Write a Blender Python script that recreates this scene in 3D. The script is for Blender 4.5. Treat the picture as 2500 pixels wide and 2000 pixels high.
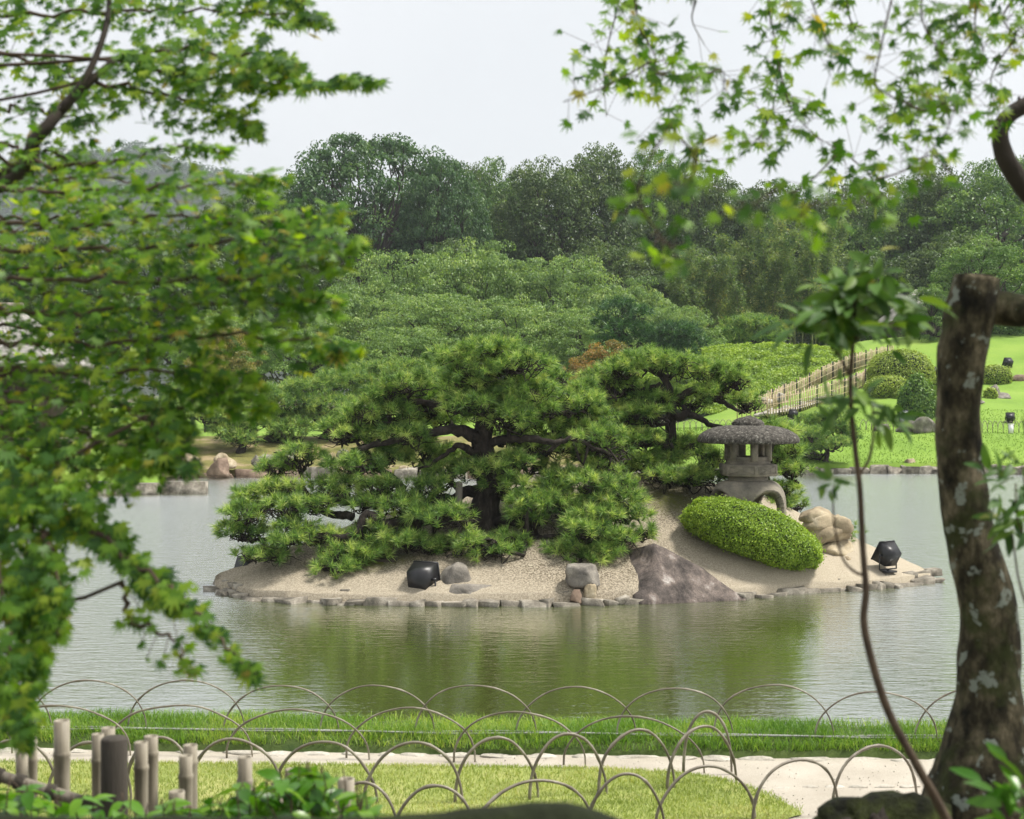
import bpy, bmesh, math, random
import numpy as np
from mathutils import Vector, Matrix

for o in list(bpy.data.objects):
    bpy.data.objects.remove(o)
sc = bpy.context.scene
COL = sc.collection
RNG = np.random.default_rng(11)
random.seed(11)

# ------------------------------------------------------------------ camera
FPX, CZ = 3500.0, 3.0                  # focal length in photo pixels (2500 wide), eye height over the pond
PITCH = math.atan(40 / FPX)
cam_d = bpy.data.cameras.new('camera')
cam = bpy.data.objects.new('camera', cam_d)
COL.objects.link(cam)
cam.location = (0, 0, CZ)
cam.rotation_euler = (math.radians(90) - PITCH, 0, 0)
cam_d.sensor_width = 36.0
cam_d.lens = 36.0 * FPX / 2500
cam_d.clip_start, cam_d.clip_end = 0.05, 20000
cam_d.dof.use_dof = True
cam_d.dof.focus_distance = 23.0
cam_d.dof.aperture_fstop = 4.5
sc.camera = cam

# ------------------------------------------------------------------ sky and sun
SUN_EL, SUN_AZ = math.radians(62), math.radians(88)     # azimuth from +Y towards +X
w = bpy.data.worlds.new('World')
sc.world = w
w.use_nodes = True
nt = w.node_tree
nt.nodes.clear()
wo = nt.nodes.new('ShaderNodeOutputWorld')
wb = nt.nodes.new('ShaderNodeBackground')
sky = nt.nodes.new('ShaderNodeTexSky')
sky.sky_type = 'NISHITA'
sky.sun_disc = False
sky.sun_elevation = SUN_EL
sky.sun_rotation = SUN_AZ
sky.dust_density = 3.0
mx = nt.nodes.new('ShaderNodeMix'); mx.data_type = 'RGBA'
cl = nt.nodes.new('ShaderNodeTexNoise'); cl.inputs['Scale'].default_value = 2.2; cl.inputs['Detail'].default_value = 5
cr = nt.nodes.new('ShaderNodeValToRGB')
cr.color_ramp.elements[0].position = 0.3; cr.color_ramp.elements[0].color = (7.1, 7.3, 7.5, 1)
cr.color_ramp.elements[1].position = 0.7; cr.color_ramp.elements[1].color = (8.0, 8.1, 8.25, 1)
tc = nt.nodes.new('ShaderNodeTexCoord')
nt.links.new(tc.outputs['Generated'], cl.inputs['Vector'])
nt.links.new(cl.outputs['Fac'], cr.inputs['Fac'])
nt.links.new(sky.outputs['Color'], mx.inputs['A'])
nt.links.new(cr.outputs['Color'], mx.inputs['B'])
mx.inputs['Factor'].default_value = 0.93                # an even cloud sheet with a little blue through it
nt.links.new(mx.outputs['Result'], wb.inputs['Color'])
wb.inputs['Strength'].default_value = 0.1
nt.links.new(wb.outputs['Background'], wo.inputs['Surface'])

sun_d = bpy.data.lights.new('sun', 'SUN')
sun_d.energy = 5.0
sun_d.angle = math.radians(10)
sun_d.color = (1.0, 0.95, 0.87)
sun = bpy.data.objects.new('sun', sun_d)
COL.objects.link(sun)
sdir = Vector((math.sin(SUN_AZ) * math.cos(SUN_EL), math.cos(SUN_AZ) * math.cos(SUN_EL), math.sin(SUN_EL)))
sun.rotation_euler = sdir.to_track_quat('Z', 'Y').to_euler()
sun.location = (0, 0, 60)

vs = sc.view_settings
sc.display_settings.display_device = 'sRGB'
vs.view_transform = 'Standard'
vs.look = 'None'
vs.exposure = 0.36
vs.gamma = 1.0
vs.use_curve_mapping = False
sc.render.engine = 'CYCLES'
sc.cycles.use_denoising = True
sc.cycles.denoiser = 'OPENIMAGEDENOISE'
sc.cycles.denoising_input_passes = 'RGB_ALBEDO_NORMAL'
sc.cycles.denoising_prefilter = 'ACCURATE'
sc.cycles.max_bounces = 6
sc.cycles.diffuse_bounces = 3
sc.cycles.glossy_bounces = 3
sc.cycles.transmission_bounces = 3
sc.cycles.volume_bounces = 0
sc.cycles.use_adaptive_sampling = True
sc.cycles.adaptive_threshold = 0.015

# ------------------------------------------------------------------ helpers
sp_, cp_ = math.sin(PITCH), math.cos(PITCH)


def at(px, py, d):
    """point of the place that stands d metres away in the direction of a photo pixel"""
    u, v = (px - 1250) / FPX, (1000 - py) / FPX
    s = d / (cp_ + v * sp_)
    return np.array((u * s, d, CZ + s * (v * cp_ - sp_)))


def on(px, py, z):
    """the same for a known height"""
    u, v = (px - 1250) / FPX, (1000 - py) / FPX
    s = (z - CZ) / (v * cp_ - sp_)
    return np.array((u * s, s * (cp_ + v * sp_), z))


def nrm(a):
    a = np.asarray(a, float)
    return a / np.maximum(np.linalg.norm(a, axis=-1, keepdims=True), 1e-9)


def runit(n, rng=RNG):
    return nrm(rng.normal(size=(n, 3)))


def sstep(a, b, x):
    t = np.clip((np.asarray(x, float) - a) / (b - a), 0, 1)
    return t * t * (3 - 2 * t)


def spline(pts, n):
    """catmull-rom through points (any dimension), n samples"""
    P = np.asarray(pts, float)
    if len(P) < 3:
        t = np.linspace(0, 1, n)[:, None]
        return P[0] * (1 - t) + P[-1] * t
    Q = np.vstack([2 * P[0] - P[1], P, 2 * P[-1] - P[-2]])
    t = np.linspace(0, len(P) - 1 - 1e-6, n)
    i = t.astype(int); f = (t - i)[:, None]
    a, b, c, d = Q[i], Q[i + 1], Q[i + 2], Q[i + 3]
    return 0.5 * (2 * b + (c - a) * f + (2 * a - 5 * b + 4 * c - d) * f**2 + (3 * b - a - 3 * c + d) * f**3)


def vnoise(P, seed=0):
    """smooth value noise on points, -1..1"""
    P = np.asarray(P, float)
    i = np.floor(P).astype(np.int64); f = P - i
    f = f * f * (3 - 2 * f)
    out = np.zeros(len(P))
    for dx in (0, 1):
        for dy in (0, 1):
            for dz in (0, 1):
                h = (i[:, 0] + dx) * 374761393 + (i[:, 1] + dy) * 668265263 + (i[:, 2] + dz) * 2147483647 + seed * 974634777
                h = (h ^ (h >> 13)) * 1274126177
                h = h ^ (h >> 16)
                val = (h & 0xffff) / 32767.5 - 1
                wgt = (f[:, 0] if dx else 1 - f[:, 0]) * (f[:, 1] if dy else 1 - f[:, 1]) * (f[:, 2] if dz else 1 - f[:, 2])
                out += val * wgt
    return out


def fbm(P, seed=0, octv=3):
    s, a, P = 0, 1.0, np.asarray(P, float)
    for k in range(octv):
        s = s + a * vnoise(P * 2**k, seed + k); a *= 0.5
    return s


class MB:
    """collects geometry of ONE part: quads and triangles"""
    def __init__(self):
        self.V, self.Q, self.T, self.rq, self.rt, self.n = [], [], [], [], [], 0

    def add(self, V, F, rnd=None):
        V = np.asarray(V, float).reshape(-1, 3); F = np.asarray(F, int)
        if len(V) == 0 or len(F) == 0:
            return self
        self.V.append(V)
        r = np.full(len(F), 0.5) if rnd is None else np.broadcast_to(np.asarray(rnd, float), (len(F),))
        if F.shape[1] == 4:
            self.Q.append(F + self.n); self.rq.append(r)
        else:
            self.T.append(F + self.n); self.rt.append(r)
        self.n += len(V)
        return self

    def mesh(self, name, mat, smooth=False, org=None):
        V = np.vstack(self.V)
        if org is not None:
            V = V - np.asarray(org)
        me = bpy.data.meshes.new(name)
        Q = np.vstack(self.Q) if self.Q else np.zeros((0, 4), int)
        T = np.vstack(self.T) if self.T else np.zeros((0, 3), int)
        me.vertices.add(len(V)); me.vertices.foreach_set('co', V.ravel().astype(np.float32))
        loops = np.concatenate([Q.ravel(), T.ravel()]).astype(np.int32)
        starts = np.concatenate([np.arange(len(Q)) * 4, len(Q) * 4 + np.arange(len(T)) * 3]).astype(np.int32)
        me.loops.add(len(loops)); me.loops.foreach_set('vertex_index', loops)
        me.polygons.add(len(starts)); me.polygons.foreach_set('loop_start', starts)
        r = np.concatenate(self.rq + self.rt)
        at_ = me.attributes.new('rnd', 'FLOAT', 'FACE'); at_.data.foreach_set('value', r.astype(np.float32))
        me.update(calc_edges=True)
        if smooth:
            me.polygons.foreach_set('use_smooth', np.ones(len(starts), bool))
        me.materials.append(M[mat])
        return me


def tag(o, label=None, cat=None, group=None, kind=None):
    if label: o['label'] = label
    if cat: o['category'] = cat
    if group: o['group'] = group
    if kind: o['kind'] = kind
    return o


def link(name, me, parent=None, loc=(0, 0, 0), kind=None):
    o = bpy.data.objects.new(name, me)
    COL.objects.link(o)
    if parent is not None:
        o.parent = parent
    o.location = loc
    if kind: o['kind'] = kind
    return o


def thing(name, label, cat, loc=(0, 0, 0), group=None):
    """an Empty at the thing's base"""
    o = bpy.data.objects.new(name, None)
    COL.objects.link(o)
    o.empty_display_size = 0.2
    o.location = tuple(float(c) for c in loc)
    return tag(o, label, cat, group)


def part(name, mb, mat, parent, smooth=False, kind=None):
    """mesh given in world coordinates -> part of a thing (or sub-part of a part)"""
    root = parent
    loc = Vector((0, 0, 0))
    while root is not None:
        loc += root.location; root = root.parent
    return link(name, mb.mesh(name, mat, smooth, org=loc), parent, kind=kind)


def single(name, mb, mat, label=None, cat=None, group=None, kind=None, smooth=False):
    """a thing that is one mesh, origin at its base"""
    V = np.vstack(mb.V)
    org = ((V[:, 0].min() + V[:, 0].max()) / 2, (V[:, 1].min() + V[:, 1].max()) / 2, V[:, 2].min())
    return tag(link(name, mb.mesh(name, mat, smooth, org=org), None, org), label, cat, group, kind)


def tube(pts, rad, sides=6, cap=True, rough=0.0, seed=0):
    P = np.asarray(pts, float); n = len(P)
    r = np.broadcast_to(np.asarray(rad, float), (n,))
    Tn = nrm(np.gradient(P, axis=0))
    up = np.array((0.0, 0.0, 1.0)) if abs(Tn[0][2]) < 0.9 else np.array((0.0, 1.0, 0.0))
    N = np.zeros_like(P)
    v = up - Tn[0] * np.dot(up, Tn[0]); v /= np.linalg.norm(v); N[0] = v
    for i in range(1, n):
        v = N[i - 1] - Tn[i] * np.dot(N[i - 1], Tn[i])
        N[i] = v / max(np.linalg.norm(v), 1e-9)
    B = np.cross(Tn, N)
    a = np.linspace(0, 2 * math.pi, sides, endpoint=False)
    rr = r[:, None] * np.ones(sides)
    V = P[:, None, :] + rr[:, :, None] * (np.cos(a)[None, :, None] * N[:, None, :] + np.sin(a)[None, :, None] * B[:, None, :])
    V = V.reshape(-1, 3)
    if rough:
        k = 1 + rough * fbm(V / max(r.mean() * 1.3, 1e-4), seed)
        V = np.repeat(P, sides, axis=0) + (V - np.repeat(P, sides, axis=0)) * k[:, None]
    i = np.arange(n - 1)[:, None] * sides; j = np.arange(sides)[None, :]; j2 = (j + 1) % sides
    F = np.stack([i + j, i + j2, i + sides + j2, i + sides + j], -1).reshape(-1, 4)
    if not cap:
        return V, F, None
    V = np.vstack([V, P[0], P[-1]])
    c0, c1 = n * sides, n * sides + 1
    jj = np.arange(sides); j2 = (jj + 1) % sides
    Tt = np.vstack([np.stack([np.full(sides, c0), j2, jj], -1), np.stack([np.full(sides, c1), (n - 1) * sides + jj, (n - 1) * sides + j2], -1)])
    return V, F, Tt


def add_tube(mb, pts, rad, sides=6, rough=0.0, seed=0, rnd=None):
    V, F, Tt = tube(pts, rad, sides, True, rough, seed)
    base = mb.n
    mb.add(V, F, rnd)
    mb.T.append(Tt + base); mb.rt.append(np.full(len(Tt), 0.5 if rnd is None else rnd))
    return mb


def wiggly(a, b, n=8, amp=0.1, sag=0.0, rng=RNG):
    """a gnarled line from a to b"""
    a, b = np.asarray(a, float), np.asarray(b, float)
    L = np.linalg.norm(b - a)
    t = np.linspace(0, 1, n)[:, None]
    P = a * (1 - t) + b * t
    P[1:-1] += rng.normal(size=(n - 2, 3)) * amp * L / math.sqrt(n)
    P[:, 2] -= sag * L * np.sin(math.pi * t[:, 0])
    return spline(P, n * 2)


BOXF = np.array([[0, 3, 2, 1], [4, 5, 6, 7], [0, 1, 5, 4], [1, 2, 6, 5], [2, 3, 7, 6], [3, 0, 4, 7]])


def box(c, s, rz=0.0, taper=1.0):
    x, y, z = np.asarray(s, float) / 2
    V = np.array([(-x, -y, -z), (x, -y, -z), (x, y, -z), (-x, y, -z), (-x * taper, -y * taper, z), (x * taper, -y * taper, z), (x * taper, y * taper, z), (-x * taper, y * taper, z)])
    cz, sz = math.cos(rz), math.sin(rz)
    V = np.stack([V[:, 0] * cz - V[:, 1] * sz, V[:, 0] * sz + V[:, 1] * cz, V[:, 2]], -1)
    return V + np.asarray(c, float), BOXF


def grid_faces(nu, nv):
    i = np.arange(nu - 1)[:, None] * nv; j = np.arange(nv - 1)[None, :]
    return np.stack([i + j, i + nv + j, i + nv + j + 1, i + j + 1], -1).reshape(-1, 4)


def lathe(prof, sides, center, rz=0.0):
    """profile of (radius, z); closed top and bottom"""
    a = np.linspace(0, 2 * math.pi, sides, endpoint=False) + rz
    pr = np.asarray(prof, float)
    V = np.stack([pr[:, 0][:, None] * np.cos(a), pr[:, 0][:, None] * np.sin(a), np.repeat(pr[:, 1][:, None], sides, 1)], -1).reshape(-1, 3)
    n = len(pr)
    i = np.arange(n - 1)[:, None] * sides; j = np.arange(sides)[None, :]; j2 = (j + 1) % sides
    F = np.stack([i + j, i + j2, i + sides + j2, i + sides + j], -1).reshape(-1, 4)
    return V + np.asarray(center, float), F


def leaf_cards(P, N, size, aspect=0.55, fold=0.12, rng=RNG):
    """one folded diamond leaf for every point"""
    n = len(P)
    A = rng.normal(size=(n, 3)); A -= N * (A * N).sum(1, keepdims=True); A = nrm(A)
    B = np.cross(N, A)
    s = np.broadcast_to(np.asarray(size, float), (n,))[:, None]
    V = np.stack([P - A * s * .5, P + B * s * aspect * .5 + N * s * fold, P + A * s * .5, P - B * s * aspect * .5 + N * s * fold], 1).reshape(-1, 3)
    return V, np.arange(4 * n).reshape(-1, 4)


def ico(sub):
    bm = bmesh.new()
    bmesh.ops.create_icosphere(bm, subdivisions=sub, radius=1)
    bm.verts.ensure_lookup_table()
    V = np.array([v.co[:] for v in bm.verts]); F = np.array([[v.index for v in f.verts] for f in bm.faces])
    bm.free()
    return V, F


ICO = {k: ico(k) for k in (1, 2, 3, 4)}


def rock(c, dims, seed, facets=8, sub=3, rz=0.0, noise=0.10, cut=(0.42, 0.82), flat_base=True):
    """faceted boulder: c is the middle of its foot"""
    rg = np.random.default_rng(seed)
    V, F = ICO[sub]
    V = V.copy()
    for k in range(facets):
        n = nrm(rg.normal(size=3) + np.array((0, -.2, .3)))
        d = rg.uniform(*cut)
        V -= np.maximum(0, V @ n - d)[:, None] * n
    V += nrm(V) * (noise * fbm(V * 2.2 + seed * 7.1, seed, 4))[:, None]
    V = V / np.abs(V).max(0)
    if flat_base:
        V[:, 2] = np.maximum(V[:, 2], -0.55)
        V[:, 2] = (V[:, 2] + 0.55) / 1.55 * 2 - 1
    V = V * np.asarray(dims, float) / 2
    cz, sz = math.cos(rz), math.sin(rz)
    V = np.stack([V[:, 0] * cz - V[:, 1] * sz, V[:, 0] * sz + V[:, 1] * cz, V[:, 2] + dims[2] / 2], -1)
    return V + np.asarray(c, float), F


# ------------------------------------------------------------------ materials
M = {}


def new_mat(name):
    m = bpy.data.materials.new(name)
    m.use_nodes = True
    n = m.node_tree
    b = n.nodes['Principled BSDF']
    M[name] = m
    return m, n, b


def ramp(n, stops):
    r = n.nodes.new('ShaderNodeValToRGB')
    e = r.color_ramp.elements
    while len(e) < len(stops):
        e.new(0.5)
    for k, (p, c) in enumerate(stops):
        e[k].position = p; e[k].color = (*c, 1)
    return r


def noise_node(n, scale, detail=4, coord='Object', stretch=None, rough=0.55):
    t = n.nodes.new('ShaderNodeTexCoord')
    x = n.nodes.new('ShaderNodeTexNoise')
    x.inputs['Scale'].default_value = scale; x.inputs['Detail'].default_value = detail; x.inputs['Roughness'].default_value = rough
    if stretch:
        mp = n.nodes.new('ShaderNodeMapping'); mp.inputs['Scale'].default_value = stretch
        n.links.new(t.outputs[coord], mp.inputs['Vector']); n.links.new(mp.outputs['Vector'], x.inputs['Vector'])
    else:
        n.links.new(t.outputs[coord], x.inputs['Vector'])
    return x


def mixc(n, fac, a, b, mode='MIX'):
    m = n.nodes.new('ShaderNodeMix'); m.data_type = 'RGBA'; m.blend_type = mode
    if isinstance(fac, float): m.inputs['Factor'].default_value = fac
    else: n.links.new(fac, m.inputs['Factor'])
    for s, v in (('A', a), ('B', b)):
        if isinstance(v, tuple): m.inputs[s].default_value = (*v, 1)
        else: n.links.new(v, m.inputs[s])
    return m.outputs['Result']


def surf(name, stops, scale=4.0, rough=0.8, bump=0.0, bscale=30.0, stretch=None, fine=None, spec=0.3, coord='Object'):
    """mottled surface: noise through a colour ramp, fine speckle, bump"""
    m, n, b = new_mat(name)
    x = noise_node(n, scale, 5, coord, stretch)
    r = ramp(n, stops)
    n.links.new(x.outputs['Fac'], r.inputs['Fac'])
    col = r.outputs['Color']
    if fine:
        y = noise_node(n, fine[0], 3, coord, stretch, 0.7)
        r2 = ramp(n, [(fine[2] if len(fine) > 2 else .3, (1 - fine[1],) * 3), (fine[3] if len(fine) > 3 else .7, (1 + fine[1],) * 3)])
        n.links.new(y.outputs['Fac'], r2.inputs['Fac'])
        col = mixc(n, 1.0, col, r2.outputs['Color'], 'MULTIPLY')
    n.links.new(col, b.inputs['Base Color'])
    b.inputs['Roughness'].default_value = rough
    b.inputs['Specular IOR Level'].default_value = spec
    if bump:
        z = noise_node(n, bscale, 5, coord, stretch, 0.65)
        bp = n.nodes.new('ShaderNodeBump'); bp.inputs['Strength'].default_value = bump; bp.inputs['Distance'].default_value = 0.02
        n.links.new(z.outputs['Fac'], bp.inputs['Height']); n.links.new(bp.outputs['Normal'], b.inputs['Normal'])
    return m


def leafy(name, stops, trans=0.35, tcol=None, rough=0.5, by_object=False, spec=0.4):
    """foliage: each leaf takes a colour of the ramp; some light passes through"""
    m, n, b = new_mat(name)
    if by_object:
        s = n.nodes.new('ShaderNodeObjectInfo').outputs['Random']
    else:
        a = n.nodes.new('ShaderNodeAttribute'); a.attribute_name = 'rnd'; s = a.outputs['Fac']
    r = ramp(n, stops)
    n.links.new(s, r.inputs['Fac'])
    n.links.new(r.outputs['Color'], b.inputs['Base Color'])
    b.inputs['Roughness'].default_value = rough
    b.inputs['Specular IOR Level'].default_value = spec
    if trans:
        t = n.nodes.new('ShaderNodeBsdfTranslucent')
        c = mixc(n, 1.0, r.outputs['Color'], tcol or (1.5, 1.5, 0.7), 'MULTIPLY')
        n.links.new(c, t.inputs['Color'])
        ms = n.nodes.new('ShaderNodeMixShader'); ms.inputs['Fac'].default_value = trans
        n.links.new(b.outputs['BSDF'], ms.inputs[1]); n.links.new(t.outputs['BSDF'], ms.inputs[2])
        n.links.new(ms.outputs['Shader'], n.nodes['Material Output'].inputs['Surface'])
    return m


leafy('needles', [(0, (.048, .105, .028)), (.35, (.130, .24, .055)), (.7, (.27, .42, .10)), (1, (.50, .58, .19))], .32)
leafy('needles_soft', [(0, (.065, .145, .040)), (.5, (.165, .29, .066)), (1, (.36, .45, .12))], .3)
leafy('needles_dark', [(0, (0.022, 0.065, 0.029)), (1, (0.087, 0.189, 0.058))], .2)
leafy('azalea_leaf', [(0, (.045, .090, .016)), (.4, (.135, .235, .024)), (.8, (.27, .40, .038)), (1, (.38, .49, .07))], .3)
leafy('clipped_leaf', [(0, (.070, .125, .022)), (.5, (.20, .29, .044)), (1, (.42, .50, .09))], .3)
leafy('cherry_leaf', [(0, (.060, .120, .040)), (.5, (.165, .27, .082)), (.85, (.28, .39, .125)), (1, (.40, .47, .18))], .35)
leafy('dark_leaf', [(0, (.028, .060, .020)), (.6, (.082, .140, .042)), (1, (.185, .245, .075))], .3)
leafy('blue_leaf', [(0, (.024, .064, .026)), (.6, (.068, .148, .052)), (1, (.145, .235, .082))], .3)
leafy('camphor_leaf', [(0, (0.026, 0.072, 0.017)), (.5, (0.087, 0.181, 0.036)), (1, (0.246, 0.362, 0.080))], .3)
leafy('bamboo_leaf', [(0, (.060, .125, .045)), (.5, (.15, .23, .075)), (.85, (.28, .32, .11)), (1, (.46, .42, .17))], .4)
leafy('rust_leaf', [(0, (0.072, 0.102, 0.023)), (.5, (0.174, 0.160, 0.041)), (1, (0.392, 0.189, 0.058))], .35)
leafy('gold_leaf', [(0, (0.087, 0.116, 0.029)), (.6, (0.232, 0.217, 0.058)), (1, (0.435, 0.304, 0.109))], .35)
leafy('hill_leaf', [(0, (0.029, 0.065, 0.029)), (1, (0.072, 0.131, 0.052))], .2)
leafy('maple_leaf', [(0, (.022, .080, .012)), (.4, (.075, .185, .018)), (.75, (.17, .32, .024)), (.97, (.31, .41, .035)), (1, (.34, .26, .05))], .5, (1.65, 1.55, .45))
leafy('maple_leaf_one', [(0, (.022, .080, .012)), (.4, (.075, .185, .018)), (.75, (.17, .32, .024)), (.97, (.31, .41, .035)), (1, (.34, .26, .05))], .5, (1.65, 1.55, .45), by_object=True)
leafy('glossy_leaf', [(0, (.035, .12, .010)), (.6, (.090, .23, .016)), (1, (.17, .32, .03))], .35, rough=.3, by_object=True)
leafy('laurel_leaf', [(0, (.028, .075, .015)), (.6, (.075, .165, .022)), (.985, (.12, .20, .03)), (1, (.26, .22, .05))], .3, rough=.48, by_object=True, spec=.3)
leafy('grass_blade', [(0, (0.065, 0.160, 0.020)), (.6, (0.167, 0.304, 0.038)), (1, (0.377, 0.464, 0.102))], .4)
leafy('lawn_blade', [(0, (.16, .22, .045)), (.6, (.28, .345, .085)), (1, (.46, .45, .19))], .35)
leafy('far_blade', [(0, (.125, .225, .030)), (1, (.18, .29, .042))], .3)

surf('bark_pine', [(.3, (.010, .008, .007)), (.55, (.032, .025, .020)), (.75, (.080, .068, .056))], 12, .9, 1.0, 50, (1, 1, .35))
surf('bark_dark', [(.3, (.022, .018, .014)), (.7, (.070, .056, .044))], 6, .9, .6, 30, (1, 1, .3))
surf('bark_twig', [(.3, (.040, .026, .018)), (.7, (.10, .070, .046))], 20, .8, .3, 60)
surf('wood_grey', [(.3, (.10, .088, .072)), (.7, (.24, .21, .17))], 8, .8, .5, 60, (1, 1, .12))
surf('wood_dark', [(.3, (.028, .024, .02)), (.7, (.085, .072, .058))], 8, .8, .5, 60, (1, 1, .12))
surf('wall_wood', [(.3, (.045, .032, .024)), (.7, (.11, .08, .058))], 3, .8, .3, 30, (1, 1, .1))
surf('bamboo_dry', [(.30, (.085, .070, .050)), (.45, (.24, .21, .16)), (.62, (.36, .325, .26)), (.8, (.47, .44, .37))], 11, .5, .3, 60, (1, 1, .10), (40, .25))
surf('bamboo_hoop', [(.3, (.095, .080, .062)), (.55, (.21, .185, .145)), (.75, (.42, .39, .33))], 6, .4, .1, 60)
surf('bamboo_fence', [(.3, (.34, .25, .14)), (.7, (.60, .50, .34))], 4, .6)
surf('culm', [(.3, (.10, .12, .05)), (.7, (.26, .25, .12))], 3, .5)
surf('stone_lantern', [(.3, (.13, .12, .098)), (.55, (.24, .215, .17)), (.75, (.33, .29, .22))], 5, .9, .5, 70, None, (120, .3))
surf('stone_roof', [(.34, (.030, .027, .023)), (.52, (.080, .073, .062)), (.64, (.16, .15, .13)), (.74, (.36, .35, .31))], 24, .95, 1.0, 70, None, (110, .5))
surf('rock_grey', [(.3, (.10, .092, .082)), (.55, (.22, .20, .17)), (.75, (.38, .36, .31))], 3.5, .9, .7, 18, None, (60, .25))
surf('rock_tan', [(.3, (.18, .14, .09)), (.55, (.36, .30, .20)), (.75, (.52, .46, .35))], 3.5, .9, .8, 14, None, (60, .2))
surf('rock_purple', [(.32, (.028, .023, .021)), (.47, (.080, .066, .058)), (.60, (.155, .125, .108)), (.72, (.36, .33, .30))], 4.2, .85, .9, 16, (1, 1, .35), (50, .35))
surf('rock_brown', [(.3, (.11, .075, .055)), (.6, (.24, .175, .13)), (.78, (.38, .31, .24))], 3.5, .9, .7, 14, None, (60, .25))
surf('edge_stone', [(.3, (.085, .078, .062)), (.5, (.20, .18, .145)), (.72, (.40, .37, .31))], 5, .9, .7, 30, None, (70, .3))
surf('path_stone', [(.3, (.30, .275, .23)), (.7, (.50, .47, .41))], 5, .9, .4, 30, None, (40, .2))
surf('gravel_path', [(.3, (.34, .305, .25)), (.7, (.47, .43, .365))], 1.6, .95, .4, 160, None, (150, .25))
surf('soil', [(.3, (.050, .045, .026)), (.5, (.10, .105, .040)), (.7, (.16, .13, .085))], 1.5, .95, .5, 20)
surf('moss_bank', [(.30, (.085, .095, .024)), (.5, (.16, .15, .045)), (.62, (.24, .19, .105)), (.8, (.36, .29, .18))], .9, .95, .6, 12, None, (14, .3))
surf('lawn', [(.3, (.135, .235, .030)), (.5, (.17, .28, .038)), (.75, (.22, .32, .052))], .35, .95, .25, 20, None, (9, .10))
surf('front_lawn', [(.3, (.17, .21, .05)), (.5, (.25, .29, .08)), (.75, (.36, .35, .14))], 2.2, .95, .5, 60, None, (60, .25))
surf('bank_grass', [(.3, (.030, .055, .012)), (.7, (.085, .12, .03))], 5, .95, .5, 40)
surf('leaf_litter', [(.3, (.012, .020, .008)), (.7, (.032, .045, .018))], 5, .95)
surf('black_metal', [(.3, (.008, .008, .009)), (.7, (.014, .014, .016))], 8, .42, .05, 40, spec=.5)
surf('steel', [(.3, (.22, .22, .22)), (.7, (.40, .40, .40))], 8, .4)
surf('lamp_glass', [(.3, (.25, .27, .29)), (.7, (.35, .37, .39))], 3, .15, spec=.6)
surf('white_paint', [(.3, (.70, .70, .68)), (.7, (.80, .80, .78))], 3, .6)
surf('roof_thatch', [(.3, (.20, .19, .175)), (.7, (.36, .345, .32))], 3, .95, .6, 30, (1, 1, 4))
surf('moss_log', [(.3, (.004, .005, .002)), (.55, (.011, .016, .004)), (.8, (.035, .050, .008))], 5, .95, .8, 30)
surf('moss_green', [(.35, (.010, .011, .006)), (.5, (.035, .042, .012)), (.7, (.085, .11, .022))], 9, .95, 1.0, 45)
surf('cable', [(.3, (.18, .18, .17)), (.7, (.34, .34, .33))], 5, .5)
# ================================================================== the setting
def skew(x):
    return -0.045 * np.asarray(x, float)      # the near shore runs a little towards us on its eastern side


def shore(x):
    """far shore of the pond"""
    return 51.0 + 2.4 * sstep(2, 9, x) + 0.35 * np.sin(np.asarray(x, float) * .55)


def far_z(x, y):
    t = np.asarray(y, float) - shore(x)
    left = .30 + .95 * sstep(0, 8, t) + .012 * np.maximum(0, t - 8)
    rise = .165 + .05 * sstep(12, 26, x)
    right = .32 + 1.15 * sstep(-.5, 5, t) + rise * (np.minimum(np.maximum(0, t - 5), 22)) * sstep(5.5, 13, x) * 1.0
    right = right + .25 * np.sin(np.asarray(x, float) * .35 + t * .2) * sstep(6, 14, t)
    k = sstep(1, 7, x)
    return left * (1 - k) + right * k


def near_z(y):
    return np.interp(y, [-50, 0, 3.2, 5.2, 8.2, 9.3, 11.2, 12.2, 12.5, 14], [1.7, 1.6, 1.5, 1.2, .27, .15, .142, .10, -.3, -1.0])


# ground: one sheet to the horizon, dipping under the pond
xs = np.concatenate([-np.geomspace(6000, 80, 14), np.arange(-70, 71, 2.0), np.geomspace(80, 6000, 14)])
ys = np.concatenate([[-6000, -1500, -400, -100, -30], np.arange(-10, 16, .5), np.arange(17, 126, 2.0), np.geomspace(130, 9000, 18)])
X, Y = np.meshgrid(xs, ys, indexing='ij')
tt = Y - shore(X)
Z = np.where(Y < 16, near_z(Y - skew(np.clip(X, -20, 20)) * (Y > 9)), -1.0)
Z = np.where(tt > 44, np.minimum(far_z(X, np.minimum(Y, 110)), 6) - .35, Z)
Z = np.where(np.abs(X) > 75, np.where(Y < 16, Z, np.maximum(Z, .6)), Z)
mb = MB().add(np.stack([X, Y, Z], -1).reshape(-1, 3), grid_faces(len(xs), len(ys)))
tag(link('ground', mb.mesh('ground', 'soil', True)), kind='structure')

# water
m, n, b = new_mat('pond_water')
n.nodes.remove(b)
wd_ = n.nodes.new('ShaderNodeBsdfDiffuse'); wd_.inputs['Color'].default_value = (.075, .094, .020, 1)     # silty green pond
wg_ = n.nodes.new('ShaderNodeBsdfGlossy'); wg_.inputs['Roughness'].default_value = .04; wg_.inputs['Color'].default_value = (.97, .98, 1, 1)
wf_ = n.nodes.new('ShaderNodeFresnel'); wf_.inputs['IOR'].default_value = 1.34
wm_ = n.nodes.new('ShaderNodeMapRange'); n.links.new(wf_.outputs[0], wm_.inputs['Value'])
wm_.inputs['From Min'].default_value = 0.05; wm_.inputs['From Max'].default_value = .75; wm_.inputs['To Min'].default_value = .50; wm_.inputs['To Max'].default_value = .93
wx_ = n.nodes.new('ShaderNodeMixShader'); n.links.new(wm_.outputs[0], wx_.inputs['Fac'])
n.links.new(wd_.outputs[0], wx_.inputs[1]); n.links.new(wg_.outputs[0], wx_.inputs[2])
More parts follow.
